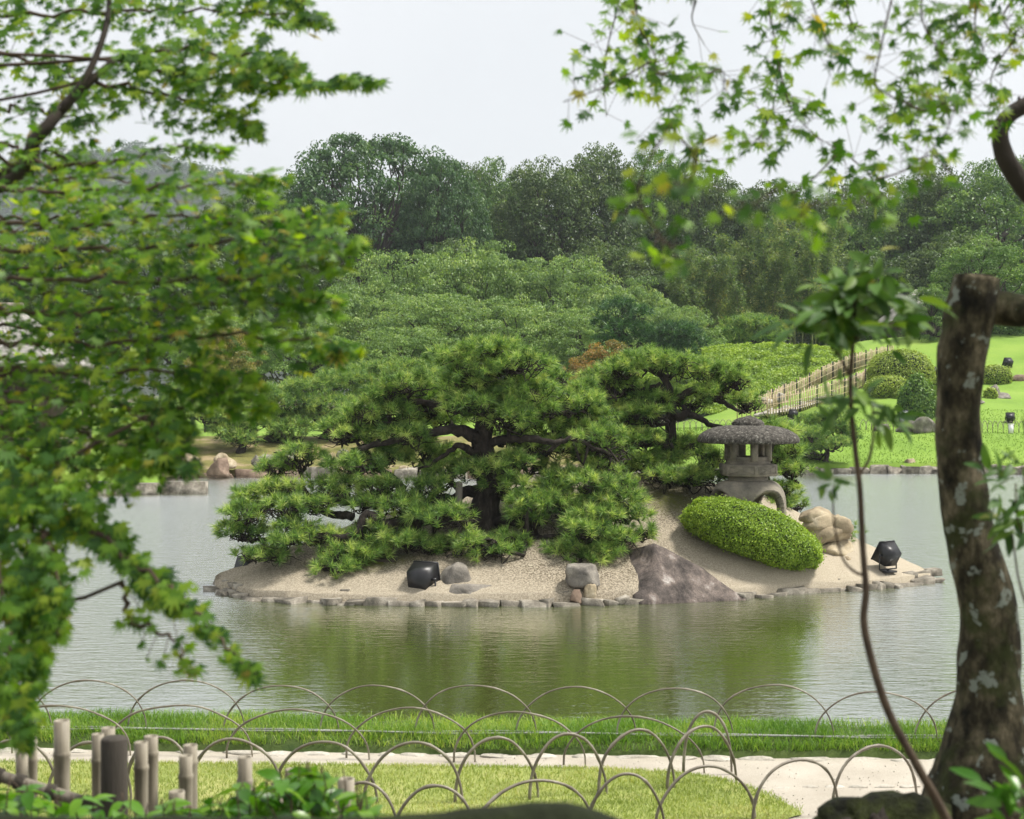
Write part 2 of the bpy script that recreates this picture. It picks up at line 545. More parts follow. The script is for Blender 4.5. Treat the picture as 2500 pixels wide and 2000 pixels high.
n.links.new(wx_.outputs[0], n.nodes['Material Output'].inputs['Surface'])
t1 = noise_node(n, 5.5, 3, 'Object', (.55, 1.6, 1), .55)
t2 = noise_node(n, 22, 2, 'Object', (.55, 1.5, 1), .5)
t3 = noise_node(n, .16, 2, 'Object', (1, 1, 1), .5)          # calm and ruffled stretches
sx = n.nodes.new('ShaderNodeSeparateXYZ'); tco = n.nodes.new('ShaderNodeTexCoord'); n.links.new(tco.outputs['Object'], sx.inputs[0])
def rng_node(src, a, b_):
    q = n.nodes.new('ShaderNodeMapRange'); n.links.new(src, q.inputs['Value']); q.inputs['From Min'].default_value = a; q.inputs['From Max'].default_value = b_
    return q.outputs[0]
def mth(op, a, b_):
    q = n.nodes.new('ShaderNodeMath'); q.operation = op
    for i_, v_ in enumerate((a, b_)):
        if isinstance(v_, (int, float)): q.inputs[i_].default_value = v_
        else: n.links.new(v_, q.inputs[i_])
    return q.outputs[0]
side_ = rng_node(mth('ABSOLUTE', mth('SUBTRACT', sx.outputs['X'], .6), 0), 3.0, 5.6)
side_ = mth('MULTIPLY', side_, rng_node(sx.outputs['Y'], 12.5, 17))
open_ = mth('MAXIMUM', side_, rng_node(sx.outputs['Y'], 18.5, 25))
aw = n.nodes.new('ShaderNodeMath'); aw.operation = 'MULTIPLY_ADD'; n.links.new(t3.outputs['Fac'], aw.inputs[0]); aw.inputs[1].default_value = .9; n.links.new(open_, aw.inputs[2])
r3 = ramp(n, [(.45, (.16,) * 3), (1.0, (1.0,) * 3)])             # open water is ruffled, the lee of the island calm
n.links.new(aw.outputs[0], r3.inputs['Fac'])
ad = n.nodes.new('ShaderNodeMath'); ad.operation = 'MULTIPLY_ADD'
n.links.new(t2.outputs['Fac'], ad.inputs[0]); ad.inputs[1].default_value = .30; n.links.new(t1.outputs['Fac'], ad.inputs[2])
mu = n.nodes.new('ShaderNodeMath'); mu.operation = 'MULTIPLY'
n.links.new(ad.outputs[0], mu.inputs[0]); n.links.new(r3.outputs['Color'], mu.inputs[1])
bp = n.nodes.new('ShaderNodeBump'); rm_r = n.nodes.new('ShaderNodeMapRange'); n.links.new(r3.outputs['Color'], rm_r.inputs['Value'])
rm_r.inputs['To Min'].default_value = .05; rm_r.inputs['To Max'].default_value = .20
n.links.new(rm_r.outputs[0], wg_.inputs['Roughness'])                # wavelets too fine to see
bp.inputs['Strength'].default_value = 1.0; bp.inputs['Distance'].default_value = .034
n.links.new(mu.outputs[0], bp.inputs['Height']); n.links.new(bp.outputs['Normal'], wg_.inputs['Normal'])
xs = np.linspace(-76, 76, 20); ys = np.linspace(11.7, 60, 20)
X, Y = np.meshgrid(xs, ys, indexing='ij')
mb = MB().add(np.stack([X, Y, 0 * X], -1).reshape(-1, 3), grid_faces(20, 20))
tag(link('pond_water', mb.mesh('pond_water', 'pond_water')), kind='structure')


def sheet(name, mat, us, vs, fx, kind='structure', smooth=True):
    U, Vv = np.meshgrid(us, vs, indexing='ij')
    P = fx(U, Vv)
    mb = MB().add(P.reshape(-1, 3), grid_faces(len(us), len(vs)))
    return tag(link(name, mb.mesh(name, mat, smooth)), kind=kind)


def bankfx(U, T):
    Y = shore(U) + T
    z = far_z(U, Y)
    z = z - .02 + .05 * fbm(np.stack([U.ravel() * .5, Y.ravel() * .5, 0 * U.ravel()], -1), 3).reshape(U.shape)
    z = np.where(T < .04, -.6, z)
    return np.stack([U, Y, z], -1)


ts_r = np.concatenate([[0, .05], np.linspace(.4, 60, 80)])
sheet('mossy_bank', 'moss_bank', np.linspace(-46, 4, 120), np.concatenate([[0, .05], np.linspace(.3, 8, 24)]), bankfx)
sheet('lawn_behind_pines', 'lawn', np.linspace(-46, 4, 90), np.linspace(8, 60, 60), bankfx)
sheet('sloping_lawn', 'lawn', np.linspace(4, 60, 130), ts_r, bankfx)

# grassy point in front of the tea house, behind the stone jetty
def pointfx(U, T):
    X = U
    Y = 43.3 + T * 6
    z = .30 + .55 * sstep(0, 1, T) + .25 * sstep(-11.5, -15, X)
    z = np.where(X > -12.05, -.5, z)
    return np.stack([X, Y, z], -1)
sheet('grassy_point', 'lawn', np.concatenate([np.linspace(-44, -12.1, 60), [-12.0]]), np.linspace(0, 1, 12), pointfx)

# ---- near shore: path, grass bank, front lawn
sheet('gravel_path', 'gravel_path', np.linspace(-9, 9, 40), np.linspace(9.0, 11.3, 12),
      lambda U, V_: np.stack([U, V_ + skew(U), .156 + .006 * np.sin(U * 3 + V_ * 5)], -1))


prof = [(11.22, .10), (11.25, .20), (11.33, .245), (11.45, .262), (11.7, .255), (12.0, .235), (12.12, .20), (12.16, -.4)]
def bankprof(U, K):
    yy = np.interp(K, range(len(prof)), [p[0] for p in prof]); zz = np.interp(K, range(len(prof)), [p[1] for p in prof])
    wob = .03 * vnoise(np.stack([U.ravel() * 2.3, K.ravel(), 0 * U.ravel()], -1), 5).reshape(U.shape)
    return np.stack([U, yy + skew(U) + wob, zz + .4 * wob], -1)
sheet('grass_bank', 'bank_grass', np.linspace(-9, 9, 160), np.arange(len(prof)), bankprof)


def blades(name, mat, X, Y, Z, hmin, hmax, wd, lean=.35, rng=RNG, lx=None, ly=None):
    n = len(X)
    h = rng.uniform(hmin, hmax, n)
    a = rng.uniform(0, 2 * math.pi, n)
    ww = wd * rng.uniform(.6, 1.2, n)
    B = np.stack([X, Y, Z], -1)
    s = np.stack([np.cos(a), np.sin(a), 0 * a], -1) * ww[:, None] / 2
    ln = rng.normal(size=(n, 3)) * lean; ln[:, 2] = 0
    if ly is not None: ln[:, 1] += ly
    mid = B + np.stack([0 * h, 0 * h, h * .6], -1) + ln * h[:, None] * .35
    tip = B + np.stack([0 * h, 0 * h, h * (1 - .25 * np.linalg.norm(ln, axis=1))], -1) + ln * h[:, None]
    V = np.stack([B - s, B + s, mid + s * .7, mid - s * .7, tip], 1).reshape(-1, 3)
    i = np.arange(n) * 5
    r = np.clip(.62 * rng.random(n) + .28 * (fbm(np.stack([X * 1.3, Y * 2.0, 0 * X], -1), 14, 4) + .75), 0, 1)
    mb = MB().add(V, np.stack([i, i + 1, i + 2, i + 3], -1), r)
    T = np.stack([i + 3, i + 2, i + 4], -1)
    mb.T.append(T); mb.rt.append(r)
    return mb


# long grass on the bank
n_ = 46000
K = RNG.uniform(1.0, 5.6, n_) ** 1.0
U = RNG.uniform(-5.2, 5.2, n_)
P = bankprof(U, K)
dens = fbm(np.stack([U * 1.8, K * .8, 0 * U], -1), 9)
keep = dens + RNG.normal(size=n_) * .5 > -.55
P = P[keep]
mb = blades('long_grass', 'grass_blade', P[:, 0], P[:, 1], P[:, 2] - .005, .03, .125, .006, .6)
o = link('long_grass', mb.mesh('long_grass', 'grass_blade')); tag(o, 'long unmown grass on the low bank beside the pond', 'grass', kind='stuff')

# front lawn (x-monotone outline), a few centimetres higher than the path
far_px = [(-900, 1846), (0, 1849), (600, 1854), (1100, 1860), (1450, 1866), (1650, 1876), (1760, 1892), (1860, 1922), (1920, 1948), (1955, 1968)]
near_px = [(-900, 2120), (900, 2120), (1500, 2060), (1750, 2020), (1880, 1998), (1955, 1975)]
LF = np.array([on(a, b, .20)[:2] for a, b in far_px]); LN = np.array([on(a, b, .20)[:2] for a, b in near_px])
def lawnfx(U, T):
    yf = np.interp(U, LF[:, 0], LF[:, 1]); yn = np.interp(U, LN[:, 0], LN[:, 1])
    yn = np.minimum(yn, yf - .002)
    Yv = yn + (yf - yn) * T
    e = np.minimum(np.minimum(T, 1 - T) * (yf - yn), (LF[-1, 0] - U) * .6)
    return np.stack([U, Yv, .164 + .05 * sstep(0, .22, e)], -1)
sheet('front_lawn', 'front_lawn', np.linspace(LF[0, 0], LF[-1, 0] - .004, 120), np.linspace(0, 1, 24), lawnfx)
n_ = 54000
U = RNG.uniform(-4.4, LF[-1, 0] - .02, n_); T = RNG.uniform(0, 1, n_)
yl = np.interp(U, LF[:, 0], LF[:, 1]) - np.interp(U, LN[:, 0], LN[:, 1])
keep = RNG.random(n_) < yl / 1.6
P = lawnfx(U[keep], T[keep]); P[:, 1] += RNG.normal(size=len(P)) * .02; P[:, 0] += RNG.normal(size=len(P)) * .02
mb = blades('mown_grass', 'lawn_blade', P[:, 0], P[:, 1], P[:, 2] - .003, .018, .045, .006, .6)
o = link('mown_grass', mb.mesh('mown_grass', 'lawn_blade')); tag(o, 'short yellowish green mown grass of the front lawn', 'grass', kind='stuff')

# short grass standing on the far lawn
n_ = 36000
U = RNG.uniform(6, 34, n_); T = RNG.uniform(.02, 1, n_) ** 1.3 * 9
keep = (U - 1) / (shore(U) + T) < .40
U, T = U[keep], T[keep]
P = bankfx(U, T)
mb = blades('lawn_grass', 'far_blade', P[:, 0], P[:, 1], P[:, 2] - .01, .03, .09, .028, .5)
o = link('lawn_grass', mb.mesh('lawn_grass', 'far_blade')); tag(o, 'fresh green grass on the sloping lawn across the pond', 'grass', kind='stuff')

# flat pale stones between path and grass bank
edging = thing('path_edging', 'row of flat pale stones between gravel path and grass bank', 'stone edging', (0, 11.2, .15))
xk = -5.2
while xk < 5.2:
    L = random.uniform(.22, .42)
    V, F = rock((xk + L / 2, 11.2 + skew(xk + L / 2) + random.uniform(-.015, .015), .138), (L * .97, .14, .038), int(abs(xk) * 1000) + 3, 5, 2, 0, .06)
    part('stone', MB().add(V, F), 'path_stone', edging, True)
    xk += L
for k, px in enumerate(range(1850, 2300, 62)):
    c = on(px, 1926 - .012 * (px - 1850), .155)
    V, F = rock((c[0], c[1], .145), (.165, .05, .03), 70 + k, 5, 2, .05, .06)
    part('stone', MB().add(V, F), 'path_stone', edging, True)

# loose pebbles and a few fallen leaves on the path
rg = np.random.default_rng(61)
V0, F0_ = ICO[1]
n_ = 1100
px_ = rg.uniform(-4.6, 4.8, n_); py_ = rg.uniform(9.4, 11.15, n_) + skew(px_)
inl = (py_ < np.interp(px_, LF[:, 0], LF[:, 1]) + .01) & (py_ > np.interp(px_, LN[:, 0], LN[:, 1]) - .01) & (px_ < LF[-1, 0])
px_, py_ = px_[~inl], py_[~inl]; n_ = len(px_)
sz_ = rg.uniform(.002, .0065, n_)
V = V0[None] * (sz_[:, None] * rg.uniform(.6, 1.2, (n_, 3)))[:, None, :] + np.stack([px_, py_, .160 + sz_ * .3], -1)[:, None]
F = (F0_[None] + (np.arange(n_) * len(V0))[:, None, None]).reshape(-1, 3)
o = link('path_gravel', MB().add(V.reshape(-1, 3), F).mesh('path_gravel', 'path_stone')); tag(o, 'loose pebbles scattered over the pale path', 'gravel', kind='stuff')

# ---- island
isl_px = [(524, 1440), (560, 1452), (620, 1463), (700, 1470), (900, 1476), (1100, 1480), (1300, 1479), (1450, 1476), (1560, 1472), (1700, 1467), (1815, 1461), (1950, 1449), (2100, 1440), (2200, 1431), (2272, 1420)]
IF = np.array([on(a, b, 0)[:2] for a, b in isl_px])
CREST = np.array([(-4.95, 0), (-4.4, .16), (-3.6, .45), (-2.4, .85), (-.7, 1.27), (.5, 1.5), (1.3, 1.62), (2.3, 1.55), (3.1, 1.42), (4.0, 1.3), (5.1, .74), (6.1, .28), (6.8, 0)])
def isl_front(x): return np.interp(x, IF[:, 0], IF[:, 1])
def isl_back(x):
    u = np.clip((np.asarray(x, float) - IF[0, 0]) / (IF[-1, 0] - IF[0, 0]), 0, 1)
    return isl_front(x) + 7.0 * np.sqrt(np.maximum(0, 1 - (2 * u - 1) ** 2)) * (.55 + .45 * np.sin(math.pi * u))
def isl_z(x, y):
    x = np.asarray(x, float); y = np.asarray(y, float)
    f, bk = isl_front(x), isl_back(x)
    c = f + (bk - f) * .55
    t = np.where(y <= c, (y - f) / np.maximum(c - f, 1e-3), (bk - y) / np.maximum(bk - c, 1e-3))
    inside = (t > 0) & (x > IF[0, 0]) & (x < IF[-1, 0])
    t = np.clip(t, 0, 1)
    z = .11 + np.interp(x, CREST[:, 0], CREST[:, 1]) * (t ** .9 * (1 - .12 * t) / .88)
    return np.where(inside, z, -.3)


m, n, b = new_mat('island_gravel')
a_ = n.nodes.new('ShaderNodeAttribute'); a_.attribute_name = 'moss'
g1 = noise_node(n, 120, 4, 'Object', None, .8)
gr = ramp(n, [(.33, (.21, .172, .118)), (.48, (.42, .362, .27)), (.66, (.62, .56, .45))])
n.links.new(g1.outputs['Fac'], gr.inputs['Fac'])
g2 = noise_node(n, 38, 5, 'Object', None, .7)
lt = ramp(n, [(.42, (0,) * 3), (.58, (.9,) * 3)])                     # needle litter
n.links.new(g2.outputs['Fac'], lt.inputs['Fac'])
lm = n.nodes.new('ShaderNodeMath'); lm.operation = 'MULTIPLY'
n.links.new(lt.outputs['Color'], lm.inputs[0])
a2 = n.nodes.new('ShaderNodeAttribute'); a2.attribute_name = 'litter'
n.links.new(a2.outputs['Fac'], lm.inputs[1])
c1 = mixc(n, lm.outputs[0], gr.outputs['Color'], (.085, .065, .04))
g3 = noise_node(n, 14, 4, 'Object', None, .7)
ms_ = ramp(n, [(.3, (.035, .042, .010)), (.7, (.12, .125, .03))])
n.links.new(g3.outputs['Fac'], ms_.inputs['Fac'])
mm = n.nodes.new('ShaderNodeMath'); mm.operation = 'MULTIPLY_ADD'
n.links.new(g3.outputs['Fac'], mm.inputs[0]); mm.inputs[1].default_value = 1.4
sb = n.nodes.new('ShaderNodeMath'); sb.operation = 'MULTIPLY_ADD'; n.links.new(a_.outputs['Fac'], sb.inputs[0]); sb.inputs[1].default_value = 2.0; sb.inputs[2].default_value = -1.35
n.links.new(sb.outputs[0], mm.inputs[2])
cl_ = n.nodes.new('ShaderNodeClamp'); n.links.new(mm.outputs[0], cl_.inputs['Value'])
c2 = mixc(n, cl_.outputs[0], c1, ms_.outputs['Color'])
n.links.new(c2, b.inputs['Base Color'])
b.inputs['Roughness'].default_value = .95; b.inputs['Specular IOR Level'].default_value = .2
bp = n.nodes.new('ShaderNodeBump'); bp.inputs['Strength'].default_value = .8; bp.inputs['Distance'].default_value = .02
n.links.new(g1.outputs['Fac'], bp.inputs['Height']); n.links.new(bp.outputs['Normal'], b.inputs['Normal'])

us = np.linspace(IF[0, 0] + .002, IF[-1, 0] - .002, 260); tv = np.linspace(0, 1, 140)
U, T = np.meshgrid(us, tv, indexing='ij')
F0, B0 = isl_front(U), isl_back(U)
Yv = F0 + (B0 - F0) * T
Zv = isl_z(U, np.clip(Yv, F0 + .002, B0 - .002))
nz = fbm(np.stack([U.ravel() * 1.6, Yv.ravel() * 1.6, 0 * U.ravel()], -1), 21, 4).reshape(U.shape)
Zv = np.where((T == 0) | (T == 1), -.35, Zv + .03 * nz)
mb = MB().add(np.stack([U, Yv, Zv], -1).reshape(-1, 3), grid_faces(len(us), len(tv)))
me = mb.mesh('island', 'island_gravel', True)
def blob(cx, cy, rx, ry): return np.exp(-(((U - cx) / rx) ** 2 + ((Yv - cy) / ry) ** 2))
moss = np.maximum.reduce([blob(-2.2, 21.35, .95, .42), .9 * blob(-.4, 22.3, 1.1, .7), .8 * blob(2.6, 23.2, .8, .8), .55 * blob(-3.7, 22.2, 1.2, .35), .8 * blob(.9, 20.62, .12, .2), .35 * blob(5.5, 21.6, .6, .25), .6 * blob(-1.2, 21.6, .5, .3), .4 * blob(-4.2, 21.5, .6, .3), .35 * blob(4.1, 21.0, .5, .12)])
lit = np.clip(np.maximum.reduce([blob(-1.2, 22.0, 3.0, 1.3), blob(.9, 21.3, 1.7, 1.0), .9 * blob(2.4, 23.2, 1.2, 1.4)]) * 1.3, 0, 1) + .12
for nm, arr in (('moss', moss), ('litter', np.clip(lit, 0, 1))):
    at_ = me.attributes.new(nm, 'FLOAT', 'POINT'); at_.data.foreach_set('value', arr.ravel().astype(np.float32))
tag(link('island', me), kind='structure')
# ================================================================== things on the island
def slab(c, dims, seed, rz=0.0):
    """angular flat shore stone"""
    rg_ = np.random.default_rng(seed)
    bm = bmesh.new()
    bmesh.ops.create_cube(bm, size=1.0)
    for v in bm.verts:
        k_ = (.55 if v.co.z > 0 else 1.0)
        v.co.x += rg_.uniform(-.22, .22) * k_; v.co.y += rg_.uniform(-.2, .2); v.co.z += rg_.uniform(-.28, .12) * (v.co.z > 0)
    bmesh.ops.bevel(bm, geom=bm.edges[:], offset=.045, segments=1, affect='EDGES')
    bmesh.ops.triangulate(bm, faces=bm.faces)
    bm.verts.index_update()
    V_ = np.array([v.co[:] for v in bm.verts]); F_ = np.array([[v.index for v in f.verts] for f in bm.faces]); bm.free()
    V_ += rg_.normal(size=V_.shape) * .02
    V_ = V_ * np.asarray(dims) + np.array((0, 0, dims[2] / 2))
    cz, sz = math.cos(rz), math.sin(rz)
    return np.stack([V_[:, 0] * cz - V_[:, 1] * sz, V_[:, 0] * sz + V_[:, 1] * cz, V_[:, 2]], -1) + np.asarray(c, float), F_


def block(c, dims, seed, rz=0.0, top=.82, lean=0.0):
    """weathered squarish stone, narrower at the top"""
    V_, F_ = ICO[4]
    rg_ = np.random.default_rng(seed)
    V_ = V_ * ((np.abs(V_) ** 6).sum(1) ** (-1 / 6))[:, None]
    for _ in range(7):
        n_v = nrm(rg_.normal(size=3) * (1, 1, .5) + (0, 0, .35)); V_ = V_ - np.maximum(0, V_ @ n_v - rg_.uniform(.8, 1.1))[:, None] * n_v
    V_ = V_ + nrm(V_) * (.07 * fbm(V_ * 2.6 + seed, seed, 4))[:, None]
    k_ = 1 + (top - 1) * (V_[:, 2:3] + 1) / 2
    V_ = np.concatenate([V_[:, :2] * k_, V_[:, 2:]], 1)
    V_[:, 0] += lean * V_[:, 2]
    V_ = V_ * np.asarray(dims) / 2 + np.array((0, 0, dims[2] / 2))
    cz, sz = math.cos(rz), math.sin(rz)
    return np.stack([V_[:, 0] * cz - V_[:, 1] * sz, V_[:, 0] * sz + V_[:, 1] * cz, V_[:, 2]], -1) + np.asarray(c, float), F_


# ---- stones of the island's edge
edge = thing('island_edging', 'ring of rough shore stones around the gravel island', 'stone edging', (1, 20.5, 0))
arc = np.concatenate([[0], np.cumsum(np.linalg.norm(np.diff(IF, axis=0), axis=1))])
s_ = .05; k = 0
while s_ < arc[-1] - .02:
    L = random.uniform(.14, .40)
    c = np.array([np.interp(s_ + L / 2, arc, IF[:, 0]), np.interp(s_ + L / 2, arc, IF[:, 1])])
    c2 = np.array([np.interp(min(s_ + L / 2 + .1, arc[-1]), arc, IF[:, 0]), np.interp(min(s_ + L / 2 + .1, arc[-1]), arc, IF[:, 1])])
    ang = math.atan2(*(c2 - c)[::-1])
    s_ += L * .93; k += 1
    if 1.72 < c[0] < 3.1:
        continue                                             # the dark slab stands here
    hh = random.uniform(.05, .13)
    V, F = slab((c[0], c[1] + .06 + random.uniform(-.05, .04), -.07), (L * random.uniform(1.0, 1.35), random.uniform(.24, .42), .06 + hh), 100 + k, ang + random.uniform(-.55, .55))
    part('stone', MB().add(V, F), 'edge_stone', edge, False)
    if random.random() < .7:                                  # a second, flatter course behind
        V, F = slab((c[0] + random.uniform(-.1, .1), c[1] + .24, .06), (L * .8, .2, .12), 300 + k, ang + random.uniform(-.5, .5))
        part('stone', MB().add(V, F), 'edge_stone', edge, False)
for k, u in enumerate(np.linspace(.06, .94, 46)):             # the far side, loosely
    x = IF[0, 0] + u * (IF[-1, 0] - IF[0, 0])
    V, F = rock((x, float(isl_back(x)) - .05, -.05), (.4, .3, .18), 500 + k, 6, 1, 0, .1)
    part('stone', MB().add(V, F), 'edge_stone', edge)


def put_rock(name, px, py, d, dims, seed, mat, label, rz=0.0, facets=9, z=None, group=None, sub=3, noise=.1, smooth=False, cat='rock', sink=.06, lift=None):
    p = at(px, py, d)
    zz = p[2] if z is None else z
    V, F = rock((p[0], p[1], zz - sink), dims, seed, facets, sub, rz, noise)
    return single(name, MB().add(V, F), mat, label, cat, group, smooth=smooth)


# ---- dark triangular slab leaning on the front slope
A, B_, C_, D_ = at(1528, 1345, 21.5), at(1597, 1326, 21.15), at(1822, 1463, 20.75), at(1548, 1470, 20.35)
R2 = at(1585, 1470, 20.32)
pn_ = np.cross(C_ - B_, R2 - B_); eye_ = np.array((0, 0, CZ))
def on_face(px, py):                                          # the slab's broad flat face
    q = at(px, py, 10.0) - eye_
    return eye_ + q * (np.dot(pn_, B_ - eye_) / np.dot(pn_, q))
R1, R3 = on_face(1604, 1385), on_face(1700, 1472)
Bk = B_ + np.array((.25, .5, -.15)); Ck = C_ + np.array((.05, .35, -.05)); Ak = A + np.array((0, .35, -.1)); T1 = on_face(1705, 1384)
T1k = T1 + np.array((.15, .45, -.08)); LowD = D_ + np.array((0, 0, -.25)); LowR2 = R2 + np.array((0, 0, -.25)); LowR3 = R3 + np.array((0, 0, -.25)); LowC = C_ + np.array((0, 0, -.25))
bm = bmesh.new()
vv = [bm.verts.new(tuple(p)) for p in (A, B_, C_, D_, R1, R2, R3, Bk, Ck, Ak, T1, T1k, LowD, LowR2, LowR3, LowC)]
for f in ((0, 3, 4), (0, 4, 1), (3, 5, 4), (4, 5, 6), (1, 4, 10), (10, 4, 6), (10, 6, 2), (1, 10, 11), (1, 11, 7), (10, 2, 8), (10, 8, 11), (0, 1, 7), (0, 7, 9), (3, 12, 13), (3, 13, 5), (5, 13, 14), (5, 14, 6), (6, 14, 15), (6, 15, 2), (0, 9, 12), (0, 12, 3), (2, 15, 8)):
    bm.faces.new([vv[i] for i in f])
bmesh.ops.recalc_face_normals(bm, faces=bm.faces)
bmesh.ops.subdivide_edges(bm, edges=bm.edges, cuts=5, use_grid_fill=True)
bmesh.ops.triangulate(bm, faces=bm.faces)
bm.verts.ensure_lookup_table()
V = np.array([v.co[:] for v in bm.verts]); F = np.array([[v.index for v in f.verts] for f in bm.faces]); bm.free()
V += np.stack([fbm(V * 3.1, 31, 4), fbm(V * 3.1, 35, 4), fbm(V * 3.1, 39, 4)], -1) * .008
single('slab_rock', MB().add(V, F), 'rock_purple', 'large dark purplish triangular slab on the island shore', 'rock', smooth=False)

# ---- other stones of the island
ir = thing('perched_stone', 'grey stone balanced on two small stones beside the dark slab', 'rock', at(1425, 1462, 20.4))
def zoff(p, z): return np.array((p[0], p[1], z))
V, F = block(at(1422, 1432, 20.5), (.46, .38, .32), 41, .2, 1.05, -.1); part('top_stone', MB().add(V, F), 'rock_grey', ir)
V, F = block(at(1440, 1470, 20.36), (.2, .2, .26), 45, .2, .8); part('foot_stone', MB().add(V, F), 'rock_tan', ir)
V, F = rock(at(1408, 1472, 20.3), (.26, .22, .20), 47, 9, 3, .5, .08); part('foot_stone', MB().add(V, F), 'rock_brown', ir)
V, F = block(zoff(at(1140, 1474, 20.42), -.03), (.98, .46, .30), 52, .04, .86)
single('low_rock', MB().add(V, F), 'rock_grey', 'low flat stone at the water edge beside a black floodlight', 'rock')
V, F = block(zoff(at(1108, 1458, 20.68), .02), (.60, .46, .52), 58, .12, .7, -.08)
single('stepped_rock', MB().add(V, F), 'rock_grey', 'squat grey stone behind the low flat stone on the shore', 'rock')
put_rock('small_stone', 1254, 1379, 21.3, (.13, .09, .07), 57, 'rock_tan', 'small tan stone lying under the pine log')
lr_ = thing('layered_rock', 'tan weathered rock with layered cracks behind the clipped azalea', 'rock', at(2015, 1352, 22.8))
for k, (px, py, dm, rz_) in enumerate(((2020, 1362, (1.02, .72, .36), .1), (2010, 1325, (.92, .70, .34), .2), (2004, 1296, (.80, .62, .30), .05), (1992, 1274, (.62, .5, .24), .3), (2045, 1300, (.5, .5, .3), .5))):
    V, F = rock(at(px, py, 22.85), dm, 660 + k, 9, 3, rz_, .14, (.6, .95)); part('layer', MB().add(V, F), 'rock_tan', lr_)
put_rock('layered_rock', 2062, 1350, 22.6, (.38, .36, .38), 63, 'rock_tan', 'smaller tan knobbly rock leaning against the layered rock', .6, facets=10, noise=.16, z=.15)
for k, (px, py, L) in enumerate(((940, 1372, .36), (1225, 1374, .42))):
    c = at(px, py, 21.25 - .05 * k)
    mb = MB(); add_tube(mb, spline([c + np.array((-L / 2, .05, 0)), c, c + np.array((L / 2, -.03, .015))], 7), .055, 10, .08, k)
    single('pine_log', mb, 'bark_dark', ('short dark log under a pine pad left of the floodlight', 'short dark log under a pine pad right of the floodlight')[k], 'log', smooth=True)

# ---- stone snow-viewing lantern
LX, LY = at(1826, 1240, 23.0)[:2]
LZ = float(isl_z(LX, LY)) + .05
lan = thing('stone_lantern', 'grey stone lantern with wide domed roof on arched legs', 'stone lantern', (LX, LY, LZ))
rot = math.radians(-82)
# arched legs
nth, nzz = 176, 44
rb = math.radians(-63)
zz = np.linspace(-.05, .53, nzz)
tz = np.clip(zz / .53, 0, 1)
rad = .32 + .31 * (1 - tz ** 3.0) ** .5
th = np.linspace(0, 2 * math.pi, nth, endpoint=False)
TH, ZZ = np.meshgrid(th, zz, indexing='ij')
RD = np.broadcast_to(rad, TH.shape)
hexk = 1 + .05 * np.cos(4 * (TH - rb))
Vo = np.stack([RD * hexk * np.cos(TH), RD * hexk * np.sin(TH), ZZ], -1)
Vi = np.stack([(RD - .13) * hexk * np.cos(TH), (RD - .13) * hexk * np.sin(TH), np.maximum(0, ZZ - .10 * tz)], -1)
V = np.concatenate([Vo.reshape(-1, 3), Vi.reshape(-1, 3)]) + np.array((LX, LY, LZ))
NO = nth * nzz
def solid(i, j):
    if not 0 <= j < nzz - 1: return False
    a = (th[i % nth] + math.pi / nth - rb + math.pi / 4) % (math.pi / 2) - math.pi / 4
    a = abs(abs(a) - 0)
    z = (zz[j] + zz[j + 1]) / 2
    h = .40
    return not (z < h and a < .60 * math.sqrt(max(0, 1 - (z / h) ** 2.2)))
Q = []
for i in range(nth):
    i2 = (i + 1) % nth
    for j in range(nzz - 1):
        if not solid(i, j): continue
        a, b2, c2, d2 = i * nzz + j, i2 * nzz + j, i2 * nzz + j + 1, i * nzz + j + 1
        Q.append((a, b2, c2, d2)); Q.append((NO + a, NO + d2, NO + c2, NO + b2))
        if not solid(i + 1, j): Q.append((b2, NO + b2, NO + c2, c2))
        if not solid(i - 1, j): Q.append((a, d2, NO + d2, NO + a))
        if j > 0 and not solid(i, j - 1): Q.append((a, NO + a, NO + b2, b2))
part('arched_base', MB().add(V, Q), 'stone_lantern', lan, False)
def hexa(prof, name, mat='stone_lantern', sides=6, r0=rot, parent=lan, smooth=False):
    V, F = lathe(prof, sides, (LX, LY, LZ), r0)
    return part(name, MB().add(V, F), mat, parent, smooth)
hexa([(0, .50), (.32, .50), (.325, .53), (.31, .61), (0, .61)], 'neck', sides=32)
hexa([(0, .60), (.455, .60), (.475, .62), (.475, .775), (.46, .79), (0, .79)], 'platform')
hexa([(.365, .79), (.365, .845), (0, .845)], 'sill')
pl = lan.children[2]
for k in range(6):                                            # carved frames with crossed lines on the platform sides
    a0, a1 = rot + k * math.pi / 3, rot + (k + 1) * math.pi / 3
    p0 = np.array((LX + .478 * math.cos(a0), LY + .478 * math.sin(a0), 0)); p1 = np.array((LX + .478 * math.cos(a1), LY + .478 * math.sin(a1), 0))
    mb = MB()
    q = lambda u, z: p0 * (1 - u) + p1 * u + np.array((0, 0, LZ + z))
    for a, b2 in (((.08, .64), (.92, .64)), ((.08, .76), (.92, .76)), ((.08, .64), (.08, .76)), ((.92, .64), (.92, .76)), ((.08, .64), (.92, .76)), ((.08, .76), (.92, .64))):
        add_tube(mb, [q(*a), q(*b2)], .0065, 4)
    part('carved_frame', mb, 'stone_lantern', pl)
for k in range(6):
    a = rot + k * math.pi / 3
    c = (LX + .325 * math.cos(a), LY + .325 * math.sin(a), LZ + .985)
    V, F = box(c, (.10, .10, .29), a); part('corner_post', MB().add(V, F), 'stone_lantern', lan)
    a2 = a + math.pi / 6                                       # slim mullion, lower panel
    c = (LX + .285 * math.cos(a2), LY + .285 * math.sin(a2), LZ + .875)
    V, F = box(c, (.05, .25, .07), a2); part('panel', MB().add(V, F), 'stone_lantern', lan)
hexa([(0, 1.125), (.375, 1.125), (.38, 1.145), (.38, 1.165), (0, 1.165)], 'lintel_ring')
